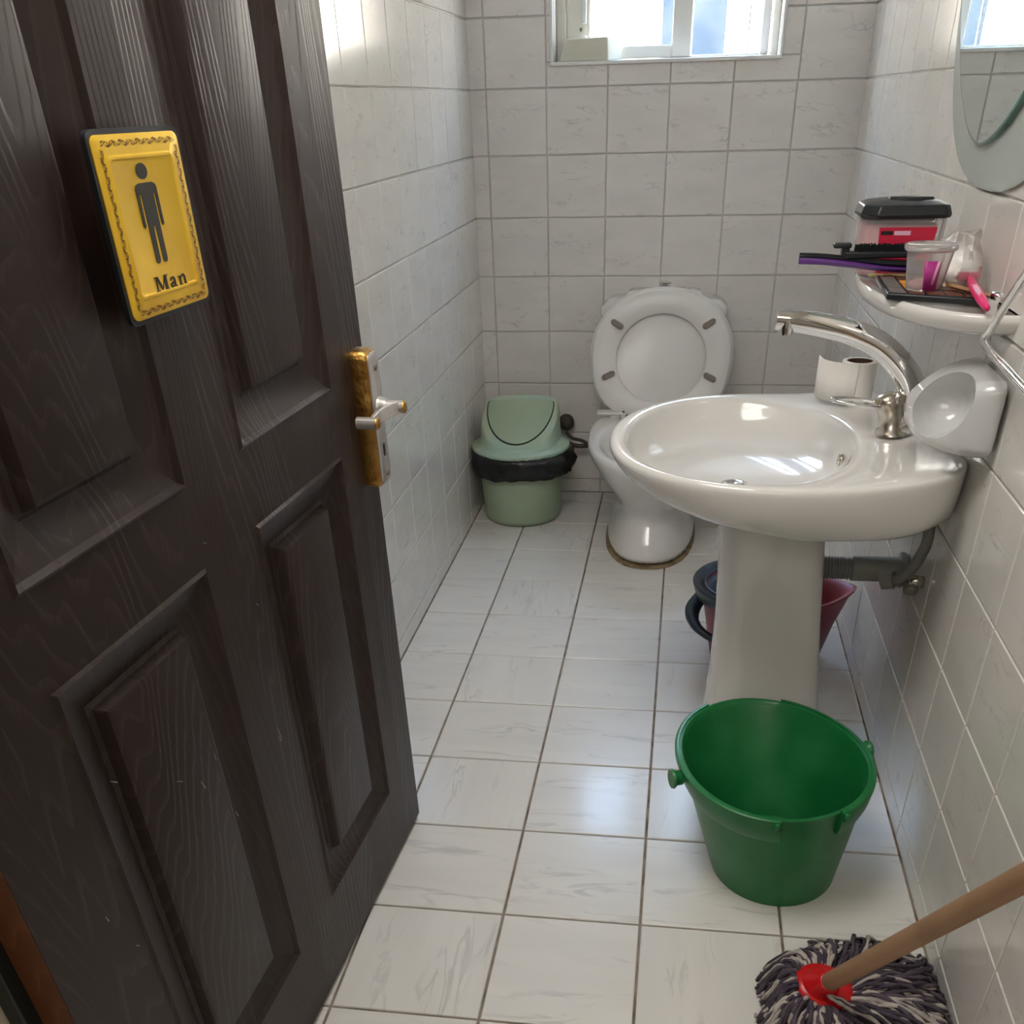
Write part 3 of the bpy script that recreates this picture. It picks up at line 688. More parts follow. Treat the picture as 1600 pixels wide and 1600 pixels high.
# ---------------------------------------------------------------- pedestal and basin
PX, PY = 2.93, -4.50
pd = empty('basin_pedestal', (PX, PY, 0), 'tall white ceramic pedestal carrying the basin behind the green bucket', 'pedestal')
def pring(z, x0, x1, hy, n=40, ex=3.0):
    R = []; cx = (x0+x1)/2; hx = (x1-x0)/2
    for i in range(n):
        a = 2*PI*i/n; c, s = math.cos(a), math.sin(a)
        e_ = ex if c < 0 else 5.0
        k = (abs(c)**e_+abs(s)**e_)**(-1/e_)
        R.append((cx+hx*c*k, PY+hy*s*k, z))
    return R
mk('column', *loft([pring(0, 2.42, 3.47, .46), pring(.05, 2.415, 3.475, .465), pring(.3, 2.43, 3.43, .43), pring(.8, 2.455, 3.36, .38), pring(1.3, 2.455, 3.30, .355), pring(1.9, 2.43, 3.24, .34), pring(2.15, 2.40, 3.21, .35), pring(2.255, 2.37, 3.20, .36)]), M_CER, pd, autos=60)

BSX, BSY = 2.76, -4.50
bs = empty('wash_basin', (BSX, BSY, 2.3), 'wide white oval ceramic wash basin on the pedestal against the right wall', 'basin')
NB_ = 64
def outer(a):
    c, s = math.cos(a), math.sin(a)
    e_ = 2.15 if c < 0 else 3.8
    hx = 1.23 if c < 0 else 1.27
    k = (abs(c)**e_+abs(s)**e_)**(-1/e_)
    return min(BSX+hx*c*k, 3.966), BSY+1.27*s*k
def inner(a):
    c, s = math.cos(a), math.sin(a); e_ = 2.1
    k = (abs(c)**e_+abs(s)**e_)**(-1/e_)
    return 2.50+.83*c*k, BSY-.02+1.10*s*k
def zdeck(x): t = max(0, min(1, (x-2.9)/.8)); return .055*t*t*(3-2*t)
def brow(kind, f, z, cx=2.85, cy=None, zf=None):
    cy = BSY if cy is None else cy; R = []
    for i in range(NB_):
        a = 2*PI*i/NB_
        if kind == 'O':
            x, y = outer(a); xx = cx+(x-cx)*f
            if x > 3.95: xx = x if f > .8 else xx
            y = cy+(y-cy)*f; x = xx
        elif kind == 'M':
            (x1_, y1_), (x2_, y2_) = outer(a), inner(a); x, y = x1_+(x2_-x1_)*f, y1_+(y2_-y1_)*f
        else:
            x, y = inner(a); x, y = 2.50+(x-2.50)*f, (BSY-.02)+(y-BSY+.02)*f
        zz = z(x, y) if callable(z) else z+(zdeck(x) if kind != 'I' or f > .99 else 0)
        R.append((x, y, zz))
    return R
def zb(k):       # lower edge of the skirt: higher at the front tip, deeper at the wall
    def f(x, y):
        t = max(0, min(1, (x-1.6)/1.3)); base = 2.56-.22*(t**.8)
        return base*(1-k)+(2.70+zdeck(x))*k
    return f
rows = [brow('O', .40, 2.26), brow('O', .58, 2.27), brow('O', .80, lambda x, y: zb(0)(x, y)-.03), brow('O', .90, zb(0)), brow('O', .955, zb(.22)), brow('O', .985, zb(.55)), brow('O', 1.0, zb(.88)),
        brow('O', .997, 2.705), brow('O', .985, 2.722), brow('M', .30, 2.728), brow('M', .75, 2.725), brow('M', .93, 2.712), brow('I', .995, 2.69), brow('I', .965, 2.62), brow('I', .90, 2.52), brow('I', .78, 2.44), brow('I', .55, 2.385), brow('I', .25, 2.36), brow('I', .07, 2.352)]
mk('basin_bowl', *loft(rows), M_CER, bs, sub=1)
mk('drain_ring', *lathe([(0, 0), (.085, 0), (.095, .008), (.07, .014), (.05, .006), (0, .004)], (2.50, BSY, 2.356), 20), M_CHROME, bs)
ov = Vector((3.265, BSY-.05, 2.56))
mk('overflow_ring', *tube([ov+Vector((-.01+.02*math.sin(t*PI/8)*.3, .05*math.cos(t*PI/8), .045*math.sin(t*PI/8))) for t in range(16)], .012, 8, closed=True), M_STAINCHROME, bs)
mk('overflow_hole', *lathe([(0, 0), (.045, 0), (.045, .006), (0, .006)], tuple(ov), 16, 'x'), M_BLACK, bs)

# faucet
FX, FY, FZ = 3.56, -4.66, 2.797
fa = empty('faucet', (FX, FY, FZ), 'chrome single lever faucet with a high curved spout on the basin', 'faucet')
mk('faucet_body', *loft([ring(FX, FY, FZ-.008, .115, .115, 28), ring(FX, FY, FZ+.01, .112, .112, 28), ring(FX-.005, FY, FZ+.03, .088, .09, 28), ring(FX-.03, FY, FZ+.14, .086, .088, 28, tilt=(.25, 0)), ring(FX-.055, FY, FZ+.20, .094, .092, 28, tilt=(.25, 0)), ring(FX-.07, FY, FZ+.24, .085, .085, 28, tilt=(.25, 0)), ring(FX-.075, FY, FZ+.26, .05, .05, 28, tilt=(.25, 0))]), M_STAINCHROME, fa, autos=60)
sp = smooth_path([(3.60, FY, 2.84), (3.645, FY, 2.88), (3.665, FY, 2.98), (3.62, FY, 3.13), (3.51, FY, 3.26), (3.35, FY, 3.375), (3.15, FY, 3.45), (2.95, FY, 3.49), (2.78, FY, 3.515), (2.66, FY, 3.525)], 5)
mk('spout', *tube(sp, [.102-.0008*i for i in range(len(sp))], 16, flat=.75, up=Vector((0, 1, 0))), M_CHROME, fa, autos=60)
mk('aerator', *lathe([(0, -.03), (.050, -.03), (.054, 0), (.054, .06), (0, .06)], (2.735, FY, 3.462), 16), M_CHROME, fa, autos=40)
# loop lever
lv = []
for i in range(28):
    a = 2*PI*i/28
    lv.append((3.30+.19*math.cos(a), FY+.085*math.sin(a), 2.995-.02*math.cos(a)))
mk('lever_loop', *tube(lv, .014, 8, closed=True), M_CHROME, fa)
mk('lever_neck', *loft([[(3.46, FY-.06, 3.00), (3.46, FY+.06, 3.00), (3.46, FY+.06, 2.975), (3.46, FY-.06, 2.975)], [(3.55, FY-.085, 3.07), (3.55, FY+.085, 3.07), (3.55, FY+.085, 3.0), (3.55, FY-.085, 3.0)], [(3.62, FY-.05, 3.06), (3.62, FY+.05, 3.06), (3.62, FY+.05, 3.0), (3.62, FY-.05, 3.0)]]), M_STAINCHROME, fa, bev=.01, autos=50)

# toilet paper roll on the far corner of the basin
TX, TY, TZ = 3.43, -3.66, 2.777
tp = empty('toilet_roll', (TX, TY, TZ), 'small white toilet paper roll with a hanging loose sheet on the basin', 'toilet paper')
mk('paper', *loft([ring(TX, TY, TZ, .135, n=36), ring(TX, TY, TZ+.285, .135, n=36), ring(TX, TY, TZ+.29, .128, n=36), ring(TX, TY, TZ+.29, .100, n=36), ring(TX, TY, TZ+.10, .098, n=36)]), M_TISSUE, tp, autos=50)
mk('core', *loft([ring(TX, TY, TZ+.02, .0985, n=28), ring(TX, TY, TZ+.286, .0985, n=28), ring(TX, TY, TZ+.286, .090, n=28), ring(TX, TY, TZ+.05, .090, n=28)], False, True), M_CARD, tp, autos=50)
pa = [(TX-.02, TY-.137), (TX-.10, TY-.125), (TX-.17, TY-.085), (TX-.235, TY-.03), (TX-.285, TY+.06), (TX-.30, TY+.14)]
pa = smooth_path([(a, b, 0) for a, b in pa], 5)
mk('loose_sheet', *loft([[(p.x, p.y, TZ+.0) for p in pa], [(p.x, p.y, TZ+.29+.03*max(0, (i/len(pa)-.7))) for i, p in enumerate(pa)]], False, False, closed=False), M_TISSUE, tp, solid=.008)

# ceramic holder on the wall
HY = -5.40
hd = empty('ceramic_holder', (XR, HY, 3.1), 'white ceramic cup shaped toothbrush holder on the tiles beside the faucet', 'holder')
def hring(x, ya, yb, z0, z1, r):
    P = []
    for cy, cz, a0 in ((yb-r, z1-r, 0), (ya+r, z1-r, 90), (ya+r, z0+r, 180), (yb-r, z0+r, 270)):
        for i in range(6):
            a = math.radians(a0+90*i/5); P.append((x, cy+r*math.cos(a), cz+r*math.sin(a)))
    return P
hb = mk('holder_shell', *loft([hring(XR, -5.78, -5.02, 2.93, 3.38, .07), hring(XR-.07, -5.78, -5.02, 2.93, 3.38, .08), hring(XR-.18, -5.74, -4.99, 2.92, 3.36, .10), hring(XR-.30, -5.60, -4.95, 2.92, 3.28, .11), hring(XR-.39, -5.46, -4.93, 2.94, 3.19, .10), hring(XR-.44, -5.32, -4.97, 2.98, 3.12, .06)]), M_CERG, hd, sub=2)
ct = [Vector((3.79, -5.14, 3.09)), Vector((3.78, -5.17, 3.10)), Vector((3.745, -5.25, 3.125)), Vector((3.68, -5.37, 3.17)), Vector((3.56, -5.56, 3.25)), Vector((3.33, -5.90, 3.40))]
cut = mk('cutter', *tube(ct, [.06, .12, .165, .20, .26, .40], 28), M_CERG)
bo = hb.modifiers.new('hollow', 'BOOLEAN'); bo.object = cut; bo.operation = 'DIFFERENCE'; bo.solver = 'EXACT'
dg = bpy.context.evaluated_depsgraph_get()
me2 = bpy.data.meshes.new_from_object(hb.evaluated_get(dg)); hb.modifiers.clear(); hb.data = me2
for p in me2.polygons: p.use_smooth = True
me2.set_sharp_from_angle(angle=math.radians(50))
bpy.data.objects.remove(cut)

# towel ring
tw = empty('towel_ring', (3.8, -6.3, 3.7), 'bent chrome towel ring on the right wall above the ceramic holder', 'towel ring')
pts = [(3.80, -5.60, 3.615), (3.80, -5.525, 3.57), (3.80, -5.64, 3.535), (3.80, -6.05, 3.52), (3.80, -6.50, 3.50), (3.80, -6.95, 3.50), (3.80, -7.06, 3.56), (3.80, -7.0, 3.62), (3.80, -6.80, 3.80), (3.80, -6.55, 4.02), (3.80, -6.45, 4.08), (3.80, -6.2, 4.08), (3.80, -6.1, 4.03), (3.80, -5.80, 3.79)]
mk('ring_bar', *tube(smooth_path(pts, 6, True), .024, 12, closed=True), M_CHROME, tw)
mk('wall_mount', *lathe([(0, -.20), (.05, -.20), (.05, -.03), (.11, -.03), (.11, 0), (0, 0)], (XR, -6.32, 4.09), 20, 'x'), M_CHROME, tw, autos=40)

# drain pipe and supply under the basin
dp = empty('drain_pipe', (3.6, -4.2, 1.9), 'grey corrugated plastic drain pipe running from pedestal to right wall', 'pipe')
path, rad = [], []
x = 3.15
for i in range(40):
    t = i/39; x = 3.30+.22*t; path.append((x, -4.30, 1.625)); rad.append(.078+.014*(1 if i % 4 < 2 else -.2))
mk('corrugated_hose', *tube(path, rad, 16, up=Vector((0, 1, 0))), M_PIPE, dp, autos=30)
mk('sleeve', *tube([(3.52, -4.30, 1.625), (3.54, -4.30, 1.625), (3.86, -4.30, 1.625), (3.88, -4.30, 1.625), (XR-.02, -4.30, 1.625)], [.075, .10, .10, .10, .10], 18, up=Vector((0, 1, 0))), M_PIPE, dp, autos=40)
mk('wall_flange', *tube([(XR-.06, -4.30, 1.625), (XR-.03, -4.30, 1.625), (XR, -4.30, 1.625)], [.14, .14, .12], 20, up=Vector((0, 1, 0))), M_PIPE, dp, autos=40)
sh = empty('supply_hose', (3.85, -4.8, 1.8), 'bent grey supply hose with hexagonal nut below the drain pipe', 'hose')
pp = smooth_path([(3.86, -5.08, 2.30), (3.87, -5.08, 2.16), (3.86, -5.03, 2.03), (3.83, -4.98, 1.90), (3.78, -4.93, 1.82), (3.74, -4.90, 1.795)], 5)
mk('hose', *tube(pp, .040, 12), M_HOSE, sh)
mk('hex_nut', *tube([(3.665, -4.86, 1.77), (3.745, -4.90, 1.795)], .075, 6), M_HOSE, sh, autos=20)
mk('valve_body', *tube([(3.86, -4.88, 1.78), (XR, -4.86, 1.76)], .045, 12), M_STAINCHROME, sh)
mk('valve_tap', *lathe([(0, 0), (.05, 0), (.06, .03), (.05, .07), (0, .08)], (3.885, -4.88, 1.68), 12), M_HOSE, sh)

# ---------------------------------------------------------------- shelf and things on it
SZ = 3.68; SHY = -4.18; SHX = .73; SHH = 1.36
shf = empty('ceramic_shelf', (XR, SHY, 3.6), 'white half oval ceramic wall shelf below the mirror', 'shelf')
def sring(f, z, dx=0):
    P = []
    for i in range(33):
        a = PI/2+PI*i/32
        P.append((XR+SHX*f*math.copysign(abs(math.cos(a))**.92, math.cos(a)), SHY+SHH*f*math.sin(a), z))
    return P
mk('shelf_board', *loft([sring(.82, 3.55), sring(.91, 3.562), sring(.97, 3.59), sring(1.0, 3.635), sring(1.0, 3.672), sring(.985, 3.685), sring(.965, 3.682), sring(.94, SZ-.006)]), M_CER, shf, autos=60)
# wipes box
wx0, wx1, wy0, wy1 = 3.235, 3.80, -4.02, -3.52
wz = SZ+.004
wp = empty('wet_wipes_box', (3.5, -3.8, wz), 'clear wipes box with black lid and red label on the shelf', 'box')
def wring(z, ins, ch=.10):
    a, b, c, d = wx0+ins, wx1-ins, wy0+ins, wy1-ins
    return [(a+ch, c, z), (b-ch*.4, c, z), (b, c+ch*.4, z), (b, d, z), (a+ch, d, z), (a, d-ch, z), (a, c+ch, z)]
mk('tub', *loft([wring(wz, .03), wring(wz+.03, .012), wring(wz+.36, .0)], True, True), M_CLEAR, wp, bev=.02, autos=40)
mk('wipes', *loft([wring(wz+.012, .06), wring(wz+.32, .05)], True, True), M_PINKW, wp, bev=.02, autos=40)
mk('box_lid', *loft([wring(wz+.355, -.010), wring(wz+.375, -.020), wring(wz+.43, -.0), wring(wz+.45, .05), wring(wz+.462, .16, .06)]), M_BLACK, wp, bev=.008, autos=40)
mk('lid_tab', *loft([ring(3.56, -3.82, wz+.452, .16, .10, 24), ring(3.56, -3.82, wz+.470, .15, .09, 24)]), M_BLACK, wp)
V = [(3.37, wy0-.004, wz+.03), (3.70, wy0-.004, wz+.03), (3.735, wy0-.004, wz+.305), (3.345, wy0-.004, wz+.305)]
mk('red_label', V+[(v[0], v[1]+.003, v[2]) for v in V], [(0,1,2,3),(7,6,5,4),(0,4,5,1),(1,5,6,2),(2,6,7,3),(3,7,4,0)], M_REDLABEL, wp, smooth=False)
box('label_band', (3.36, 3.44, wy0-.007, wy0-.004, wz+.262, wz+.284), M_BLACK, wp)
box('label_band', (3.45, 3.56, wy0-.007, wy0-.004, wz+.258, wz+.284), M_PALEPINK, wp)
# purple hair brush
hb_ = empty('hair_brush', (3.2, -4.2, SZ), 'purple backed paddle hair brush with its handle over the shelf edge', 'hair brush')
bp_ = smooth_path([(2.80, -4.25, 3.835), (2.95, -4.25, 3.830), (3.12, -4.25, 3.815), (3.28, -4.26, 3.80), (3.45, -4.27, 3.79), (3.62, -4.28, 3.785)], 4)
wd = [.022, .03, .03, .03, .032, .034, .034, .036, .038, .042, .05, .06, .075, .09, .10, .105, .105, .10, .09, .07, .04]
def flatbar(P, W, t, dz=0):
    R = []
    for p, w in zip(P, W):
        R.append([(p.x, p.y-w, p.z+dz), (p.x, p.y-w*.6, p.z+t+dz), (p.x, p.y+w*.6, p.z+t+dz), (p.x, p.y+w, p.z+dz), (p.x, p.y+w*.6, p.z-t+dz), (p.x, p.y-w*.6, p.z-t+dz)])
    return loft(R)
mk('brush_back', *flatbar(bp_, wd, .022, -.012), M_PURPLE, hb_, autos=60)
mk('brush_pad', *flatbar(bp_, [w*.95 for w in wd], .016, .016), M_BLACK, hb_, autos=60)
# black round brush lying on it
bb = empty('black_comb_brush', (3.2, -4.2, 3.85), 'black bristled comb brush lying on top of the purple hair brush', 'hair brush')
mk('brush_bar', *merge(boxg(3.10, 3.56, -4.30, -4.20, 3.836, 3.875), boxg(3.02, 3.14, -4.29, -4.21, 3.895, 3.925), boxg(3.08, 3.13, -4.28, -4.22, 3.85, 3.92)), M_BLACK, bb, bev=.01, autos=40)
gs = []
for i in range(34):
    for j in range(3):
        xx = 3.17+i*.0115; yy = -4.285+j*.035
        gs.append(tube([(xx, yy, 3.872), (xx+.003, yy-.004, 3.908+random.uniform(0, .012))], .0035, 4))
o = mk('bristles', *merge(*gs), M_BLACK, bb, smooth=False); o['kind'] = 'stuff'
# makeup palette
pl = empty('makeup_palette', (3.55, -4.8, SZ), 'flat black makeup palette with orange and brown pans under the plastic cup', 'palette')
def quad(p0, p1, p2, p3, u, v):
    a = Vector(p0).lerp(Vector(p1), u); b = Vector(p3).lerp(Vector(p2), u); return a.lerp(b, v)
PQ = [(3.30, -4.98, 0), (3.86, -5.22, 0), (3.86, -4.40, 0), (3.34, -4.22, 0)]
def pq(u, v, z): p = quad(*PQ, u, v); return (p.x, p.y, z)
def pbox(u0, u1, v0, v1, z0, z1): return [pq(u0,v0,z0),pq(u1,v0,z0),pq(u1,v1,z0),pq(u0,v1,z0),pq(u0,v0,z1),pq(u1,v0,z1),pq(u1,v1,z1),pq(u0,v1,z1)], boxg(0,1,0,1,0,1)[1]
mk('tray', *pbox(0, 1, 0, 1, SZ+.006, SZ+.045), M_BLACK, pl, bev=.01, autos=40)
cols = [M_GREYPAL, M_ORANGE, M_DKBROWN, M_DKBROWN, M_PALEGOLD]
for i in range(5):
    for j in range(4):
        m_ = (M_GREYPAL if i == 0 else M_ORANGE if (i == 1 and j in (1, 2)) else M_PALEGOLD if (i+j) % 5 == 0 else M_DKBROWN)
        mk('pan', *pbox(.04+i*.19, .20+i*.19, .06+j*.23, .25+j*.23, SZ+.040, SZ+.050), m_, pl, smooth=False)
# plastic cup
CUX, CUY, CUZ = 3.535, -4.88, SZ+.052
cu = empty('plastic_cup', (CUX, CUY, CUZ), 'clear plastic tub with magenta print and snap lid on the palette', 'cup')
mk('tub_wall', *loft([ring(CUX, CUY, CUZ, .108, n=32), ring(CUX, CUY, CUZ+.235, .145, n=32), ring(CUX, CUY, CUZ+.235, .138, n=32), ring(CUX, CUY, CUZ+.01, .100, n=32)]), M_CLEAR, cu, autos=40)
mk('tub_lid', *loft([ring(CUX, CUY, CUZ+.215, .152, n=32), ring(CUX, CUY, CUZ+.225, .162, n=32), ring(CUX, CUY, CUZ+.245, .162, n=32), ring(CUX, CUY, CUZ+.252, .150, n=32), ring(CUX, CUY, CUZ+.240, .13, n=32)]), M_CLEAR, cu, autos=40)
def curved(a0, a1, z0, z1, off, m, nm, k=8, skew=0):
    A, B = [], []
    for i in range(k+1):
        t = i/k; a = math.radians(a0+(a1-a0)*t)
        for lst, z, da in ((A, z0, 0), (B, z1, skew)):
            r = .108+(.037)*(z/.235)+off
            lst.append((CUX+r*math.cos(a+math.radians(da)), CUY+r*math.sin(a+math.radians(da)), CUZ+z))
    return mk(nm, *loft([A, B], False, False, closed=False), m, cu, solid=.002)
curved(-104, -62, .005, .17, .003, M_MAG, 'magenta_print', skew=-6)
curved(-84, -76, .04, .17, .006, M_PALEPINK, 'pale_print', 4, 6)
mk('contents', *loft([ring(CUX, CUY, CUZ+.012, .098, n=20), ring(CUX, CUY, CUZ+.04, .10, n=20), ring(CUX+.01, CUY, CUZ+.055, .06, n=20)]), M_PINKW, cu)
# razor, flat brush, gold pencil, film bag
rz = empty('pink_razor', (3.78, -5.3, SZ), 'hot pink disposable razor with a white stripe at the near shelf end', 'razor')
rp = smooth_path([(3.835, -4.75, SZ+.10), (3.80, -4.98, SZ+.095), (3.785, -5.2, SZ+.08), (3.775, -5.42, SZ+.06), (3.775, -5.54, SZ+.045)], 4)
mk('razor_handle', *tube(rp, [.016+.014*math.sin(PI*i/(len(rp)-1)) for i in range(len(rp))], 10), M_PINK, rz)
mk('white_inlay', *tube([p+Vector((-.006, 0, .012)) for p in rp[5:13]], [.006, .013, .018, .02, .02, .018, .013, .006], 8), M_PALEPINK, rz)
mk('razor_head', *merge(boxg(3.77, 3.90, -4.76, -4.70, SZ+.08, SZ+.125)), M_PINK, rz, bev=.01, autos=40)
fbx = empty('wooden_makeup_brush', (3.75, -5.0, SZ), 'flat brown wooden makeup brush with silver ferrule behind the pink razor', 'brush')
mk('wood_handle', *flatbar([Vector((3.66+.23*i/8, -4.93-.24*i/8, SZ+.085-.004*i)) for i in range(9)], [.02, .045, .05, .045, .038, .032, .028, .026, .024], .012), M_BAMBOO, fbx, autos=50)
mk('ferrule', *tube([(3.89, -5.17, SZ+.058), (3.935, -5.22, SZ+.055)], .026, 12), M_CHROME, fbx)
gp = empty('gold_pencil', (3.45, -4.0, SZ), 'thin pale gold pencil behind the palette on the shelf', 'pencil')
mk('pencil_shaft', *tube([(3.31, -4.10, SZ+.030), (3.56, -4.12, SZ+.028)], [.012, .012], 8), M_PALEGOLD, gp)
fb = empty('plastic_bag', (3.82, -4.6, SZ), 'crumpled clear plastic bag between the cup and the wall tiles', 'bag')
R = []
for k in range(9):
    t = k/8; z = SZ+.05+.28*math.sin(t*PI/2)
    rg = []
    for i in range(28):
        a = 2*PI*i/28; r = (.205*math.cos(t*PI/2)**.6 if t < 1 else .01)
        nz = noise.noise(Vector((math.cos(a)*2.2, math.sin(a)*2.2, t*3)))*.05+noise.noise(Vector((math.cos(a)*6, math.sin(a)*6, t*7)))*.022
        rg.append((min(3.78+(r*.72+nz)*math.cos(a), XR-.012), -4.60+(r*1.25+nz)*math.sin(a), z+nz*.5))
    R.append(rg)
mk('film', *loft(R, False, True), M_FILM, fb, autos=25)

# ---------------------------------------------------------------- mirror
MY, MZ = -3.93, 6.04
mi = empty('wall_mirror', (XR, MY, MZ), 'oval wall mirror with green glass edge above the shelf', 'mirror')
def yring(x, hy, hz, n=96, dy=0, dz=0, ex=1.7):
    R = []
    for i in range(n):
        a = 2*PI*i/n; c, s = math.cos(a), math.sin(a); k = (abs(c)**ex+abs(s)**ex)**(-1/ex)
        R.append((x, MY+dy+hy*c*k, MZ+dz+hz*s*k))
    return R
mk('backing_glass', *loft([yring(XR-.002, 2.0, 1.83, ex=2.4, dy=-.25), yring(XR-.022, 2.0, 1.83, ex=2.4, dy=-.25), yring(XR-.026, 1.98, 1.81, ex=2.4, dy=-.25)]), M_BACKGLASS, mi, autos=40)
mk('glass_edge', *loft([yring(XR-.026, 1.75, 1.60), yring(XR-.062, 1.75, 1.60), yring(XR-.066, 1.735, 1.585)], False, False), M_GEDGE, mi, autos=40)
mk('mirror_glass', *loft([yring(XR-.03, 1.735, 1.585), yring(XR-.0655, 1.735, 1.585)]), M_MIRROR, mi, autos=30)

# ---------------------------------------------------------------- maroon mop bucket with wringer
QX, QY = 3.10, -2.75
mb = empty('mop_bucket', (QX, QY, 0), 'maroon oval mop bucket with dark wringer behind the basin pedestal', 'bucket')
def oring(z, hx, hy, lip=0.0, n=48, cx=QX, cy=QY, dz=0.0, k_=1.0):
    R = []
    for i in range(n):
        a = 2*PI*i/n; c, s = math.cos(a), math.sin(a)
        ext_ = lip*math.exp(-(a if a < PI else a-2*PI)**2/.10)
        R.append((cx+(hx+ext_)*c, cy+hy*s, z+dz*math.exp(-(a if a < PI else a-2*PI)**2/.10)))
    return R
zs_ = lambda g: ([(v[0], v[1], v[2]*.83) for v in g[0]], g[1])
mk('bucket_body', *zs_(loft([oring(0, .52, .36), oring(.02, .56, .40), oring(.50, .64, .47, .02), oring(.86, .70, .52, .07), oring(.90, .72, .54, .10, dz=.03), oring(.93, .72, .54, .11, dz=.035), oring(.93, .69, .51, .10, dz=.03), oring(.88, .66, .48, .07), oring(.5, .60, .44), oring(.06, .50, .36)], True, True)), M_MAROON, mb, autos=60)
W_X = QX-.36
wg = mk('wringer', *zs_(loft([ring(W_X, QY, z, rx, ry, 40) for rx, ry, z in ((.36, .42, .80), (.40, .50, .84), (.43, .55, .93), (.44, .56, .99), (.42, .54, 1.01), (.37, .48, .99), (.33, .42, .93), (.25, .30, .90), (.22, .27, .93), (.20, .25, .92), (.15, .19, .62), (.12, .15, .50))])), M_NAVY, mb, autos=50)
mk('wringer_ring', *tube([(W_X+.31*math.cos(t*PI/20), QY+.40*math.sin(t*PI/20), .965*.83) for t in range(40)], .014, 8, closed=True), M_NAVY, wg)
mk('bucket_handle', *zs_(tube(smooth_path([(W_X-.26, QY+.10, .86), (W_X-.42, QY-.10, .66), (W_X-.36, QY-.38, .56), (W_X-.10, QY-.58, .50), (W_X+.2, QY-.64, .52), (W_X+.55, QY-.60, .62), (W_X+.8, QY-.42, .8)], 5), [.05, .06, .07, .075, .08, .08, .075, .07, .06, .055, .05]+[.045]*20, 10)), M_NAVY, mb)

# ---------------------------------------------------------------- green bucket
GX, GY = 2.885, -6.05
gb = empty('green_bucket', (2.95, -6.05, 0), 'empty dark green oval plastic bucket on the floor in front of the pedestal', 'bucket')
def gring(z, f, extra=0.0, n=64, g=0.0):
    """f 0 = base outline, 1 = rim outline"""
    R = []
    for i in range(n):
        a = 2*PI*i/n; c, s = math.cos(a), math.sin(a)
        bx_, by_ = 2.98+(.47+extra)*c, -6.18+(.52+extra)*s
        rx_, ry_ = GX+(.685+extra)*c+.0*s, GY-.06*c+(.80+extra)*s*(1.0-.05*c)
        R.append((bx_+(rx_-bx_)*f, by_+(ry_-by_)*f, z))
    return R
GZ = .90
mk('bucket_wall', *loft([gring(.03, .02, -.06), gring(.0, .0, -.03), gring(.0, .0), gring(.03, .03), gring(.60, .66), gring(.885, .985), gring(GZ, 1.0, .004), gring(GZ+.004, 1.0, -.01), gring(GZ, 1.0, -.025), gring(.86, .95, -.03), gring(.5, .55, -.03), gring(.06, .05, -.03)], True, True), M_GREEN, gb, autos=45)
def gp_(a, z, f, ex=0.0):
    r = gring(z, f, ex, 360); return Vector(r[int(a) % 360])
for a in (200, 22):
    p = gp_(a, .82, .95, .03); q = gp_(a, .82, .95, .11)
    mk('handle_ear', *tube([p, p.lerp(q, .5), p.lerp(q, .8), q], [.055, .055, .075, .07], 14), M_GREEN, gb, autos=40)
for a0, a1 in ((132, 270), (306, 442)):
    secs = []
    for a in range(a0, a1+1, 3):
        secs.append([tuple(gp_(a, z, f, ex)) for z, f, ex in ((.705, .77, .002), (.70, .765, .022), (.76, .84, .034), (.87, .97, .036), (.905, 1.0, .030), (.915, 1.0, .016), (.912, 1.0, -.004), (.89, .985, 0.0))])
    mk('rim_band', *loft(secs), M_GREEN, gb, autos=50)
for a in (268, 308):
    mk('rim_notch', *tube([gp_(a, .84, .95, .03), gp_(a, .90, 1.0, .045)], .022, 8), M_GREEN, gb)
mk('base_ring', *tube([(2.99+.28*math.cos(t*PI/16), -6.10+.32*math.sin(t*PI/16), .065) for t in range(32)], .012, 6, closed=True), M_GREEN, gb)

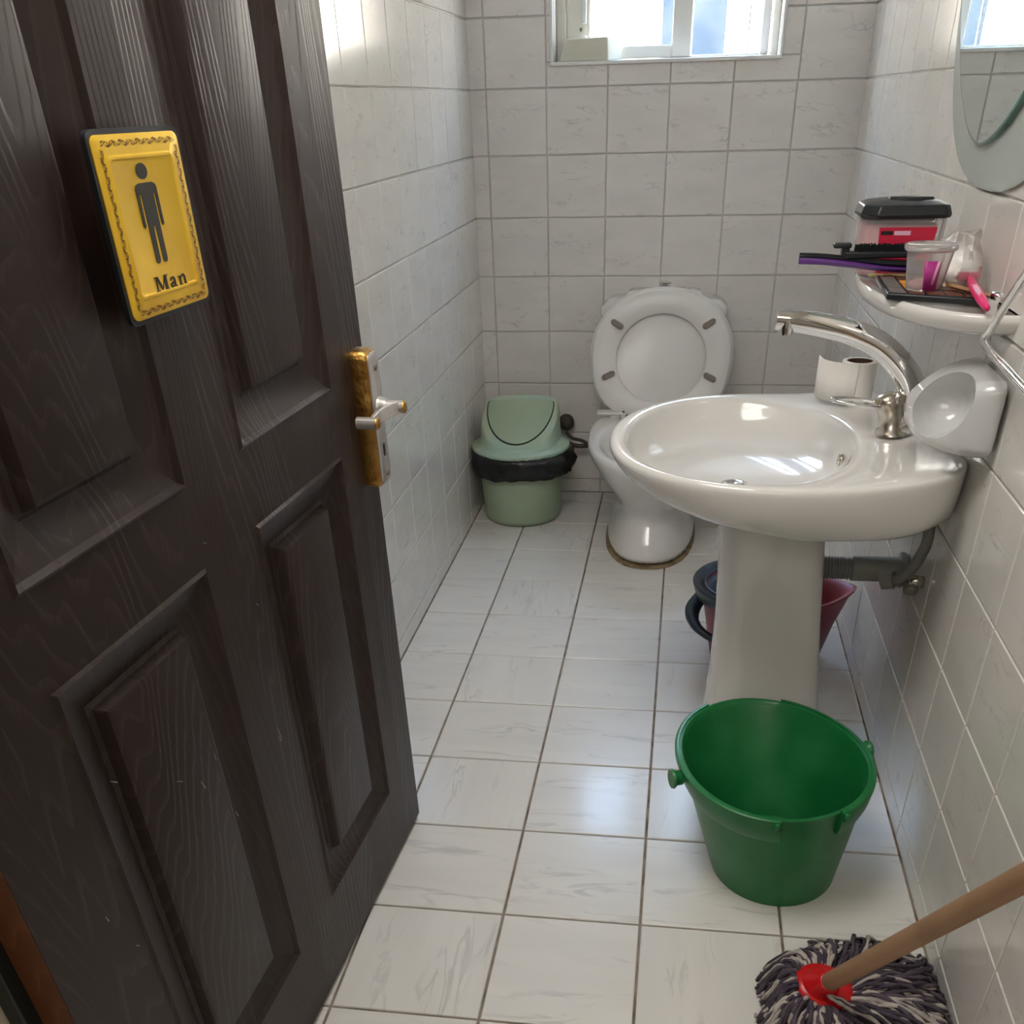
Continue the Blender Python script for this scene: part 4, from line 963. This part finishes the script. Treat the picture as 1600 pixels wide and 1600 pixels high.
# ---------------------------------------------------------------- mop
mp_ = empty('floor_mop', (3.19, -7.72, 0), 'string mop with red socket and bare wooden handle beside the right wall', 'mop')
A = Vector((3.172, -7.80, .40)); B = Vector((3.85, -9.6, 3.53)); dd = (B-A).normalized()
mk('mop_handle', *tube([A+dd*t for t in (0, .02, 1, 2, 3, 3.7)], [.050, .058, .059, .059, .059, .055], 18), M_HANDLE, mp_, autos=50)
sA = Vector((3.18, -7.74, .22))
mk('mop_socket', *tube([A-dd*.26, A-dd*.20, A-dd*.08, A-dd*.06, A+dd*.02, A+dd*.03], [.16, .15, .10, .075, .07, .058], 24), M_RED, mp_, autos=50)
mk('mop_collar', *loft([ring(3.17, -7.72, z, r_, r_*.92, 32, tilt=(-.12, .18)) for z, r_ in ((.22, .12), (.245, .175), (.275, .185), (.30, .16), (.315, .09))]), M_RED, mp_, autos=50)
random.seed(11)
def strands(cnt, a_rng, spread, zc, rad, colr):
    gs = []
    for i in range(cnt):
        a = random.uniform(*a_rng); c, s = math.cos(a), math.sin(a)
        L = spread(a)*random.uniform(.82, 1.06)
        start = Vector((3.17+.13*c, -7.72+.11*s, .20+random.uniform(-.04, .02)))
        pts = [start]; wob = random.uniform(-.6, .6); lay = random.random()
        for k in range(1, 6):
            t = k/5
            ang = a+wob*t*.5+.10*math.sin(t*7+i)
            x = start.x+math.cos(ang)*L*t; y = start.y+math.sin(ang)*L*t
            z = (.14+lay*.06)*(1-t*t)+.03+lay*.13*math.sin(PI*t)+.02*math.sin(t*9+i)
            x = min(x, XR-.03)
            pts.append(Vector((x, y, max(.022, z))))
        P = smooth_path(pts, 3)
        gs.append(tube(P, [rad*(1+.35*math.sin(j*1.9+i)) for j in range(len(P))], 5))
    return merge(*gs)
spr = lambda a: .62+.36*max(0, math.cos(a+.12))**1.0 if math.cos(a) > 0 else .30+.05*abs(math.sin(a))
spr = lambda a: .17+.62*max(0, math.cos(a))+.20*abs(math.sin(a))*(1.25 if math.sin(a) < 0 else 1)
for (cnt, m_, nm) in ((330, M_YARN, 'dark_yarn'), (240, M_YARNL, 'pale_yarn'), (190, M_YARND, 'purple_yarn')):
    o = mk(nm, *strands(cnt, (0, 2*PI), spr, 0, .0135, m_), m_, mp_); o['kind'] = 'stuff'
for k, m_ in enumerate((M_YARNL, M_YARN, M_YARNL)):
    P = smooth_path([(3.02+.03*k, -7.60, .27), (3.08+.02*k, -7.66, .325), (3.10+.02*k, -7.76-.01*k, .345), (3.17+.01*k, -7.84-.015*k, .34), (3.27, -7.86-.02*k, .31), (3.38, -7.88-.02*k, .24)], 5)
    o = mk('loose_yarn', *tube(P, [.013*(1+.3*math.sin(j*1.7+k)) for j in range(len(P))], 6), m_, mp_)
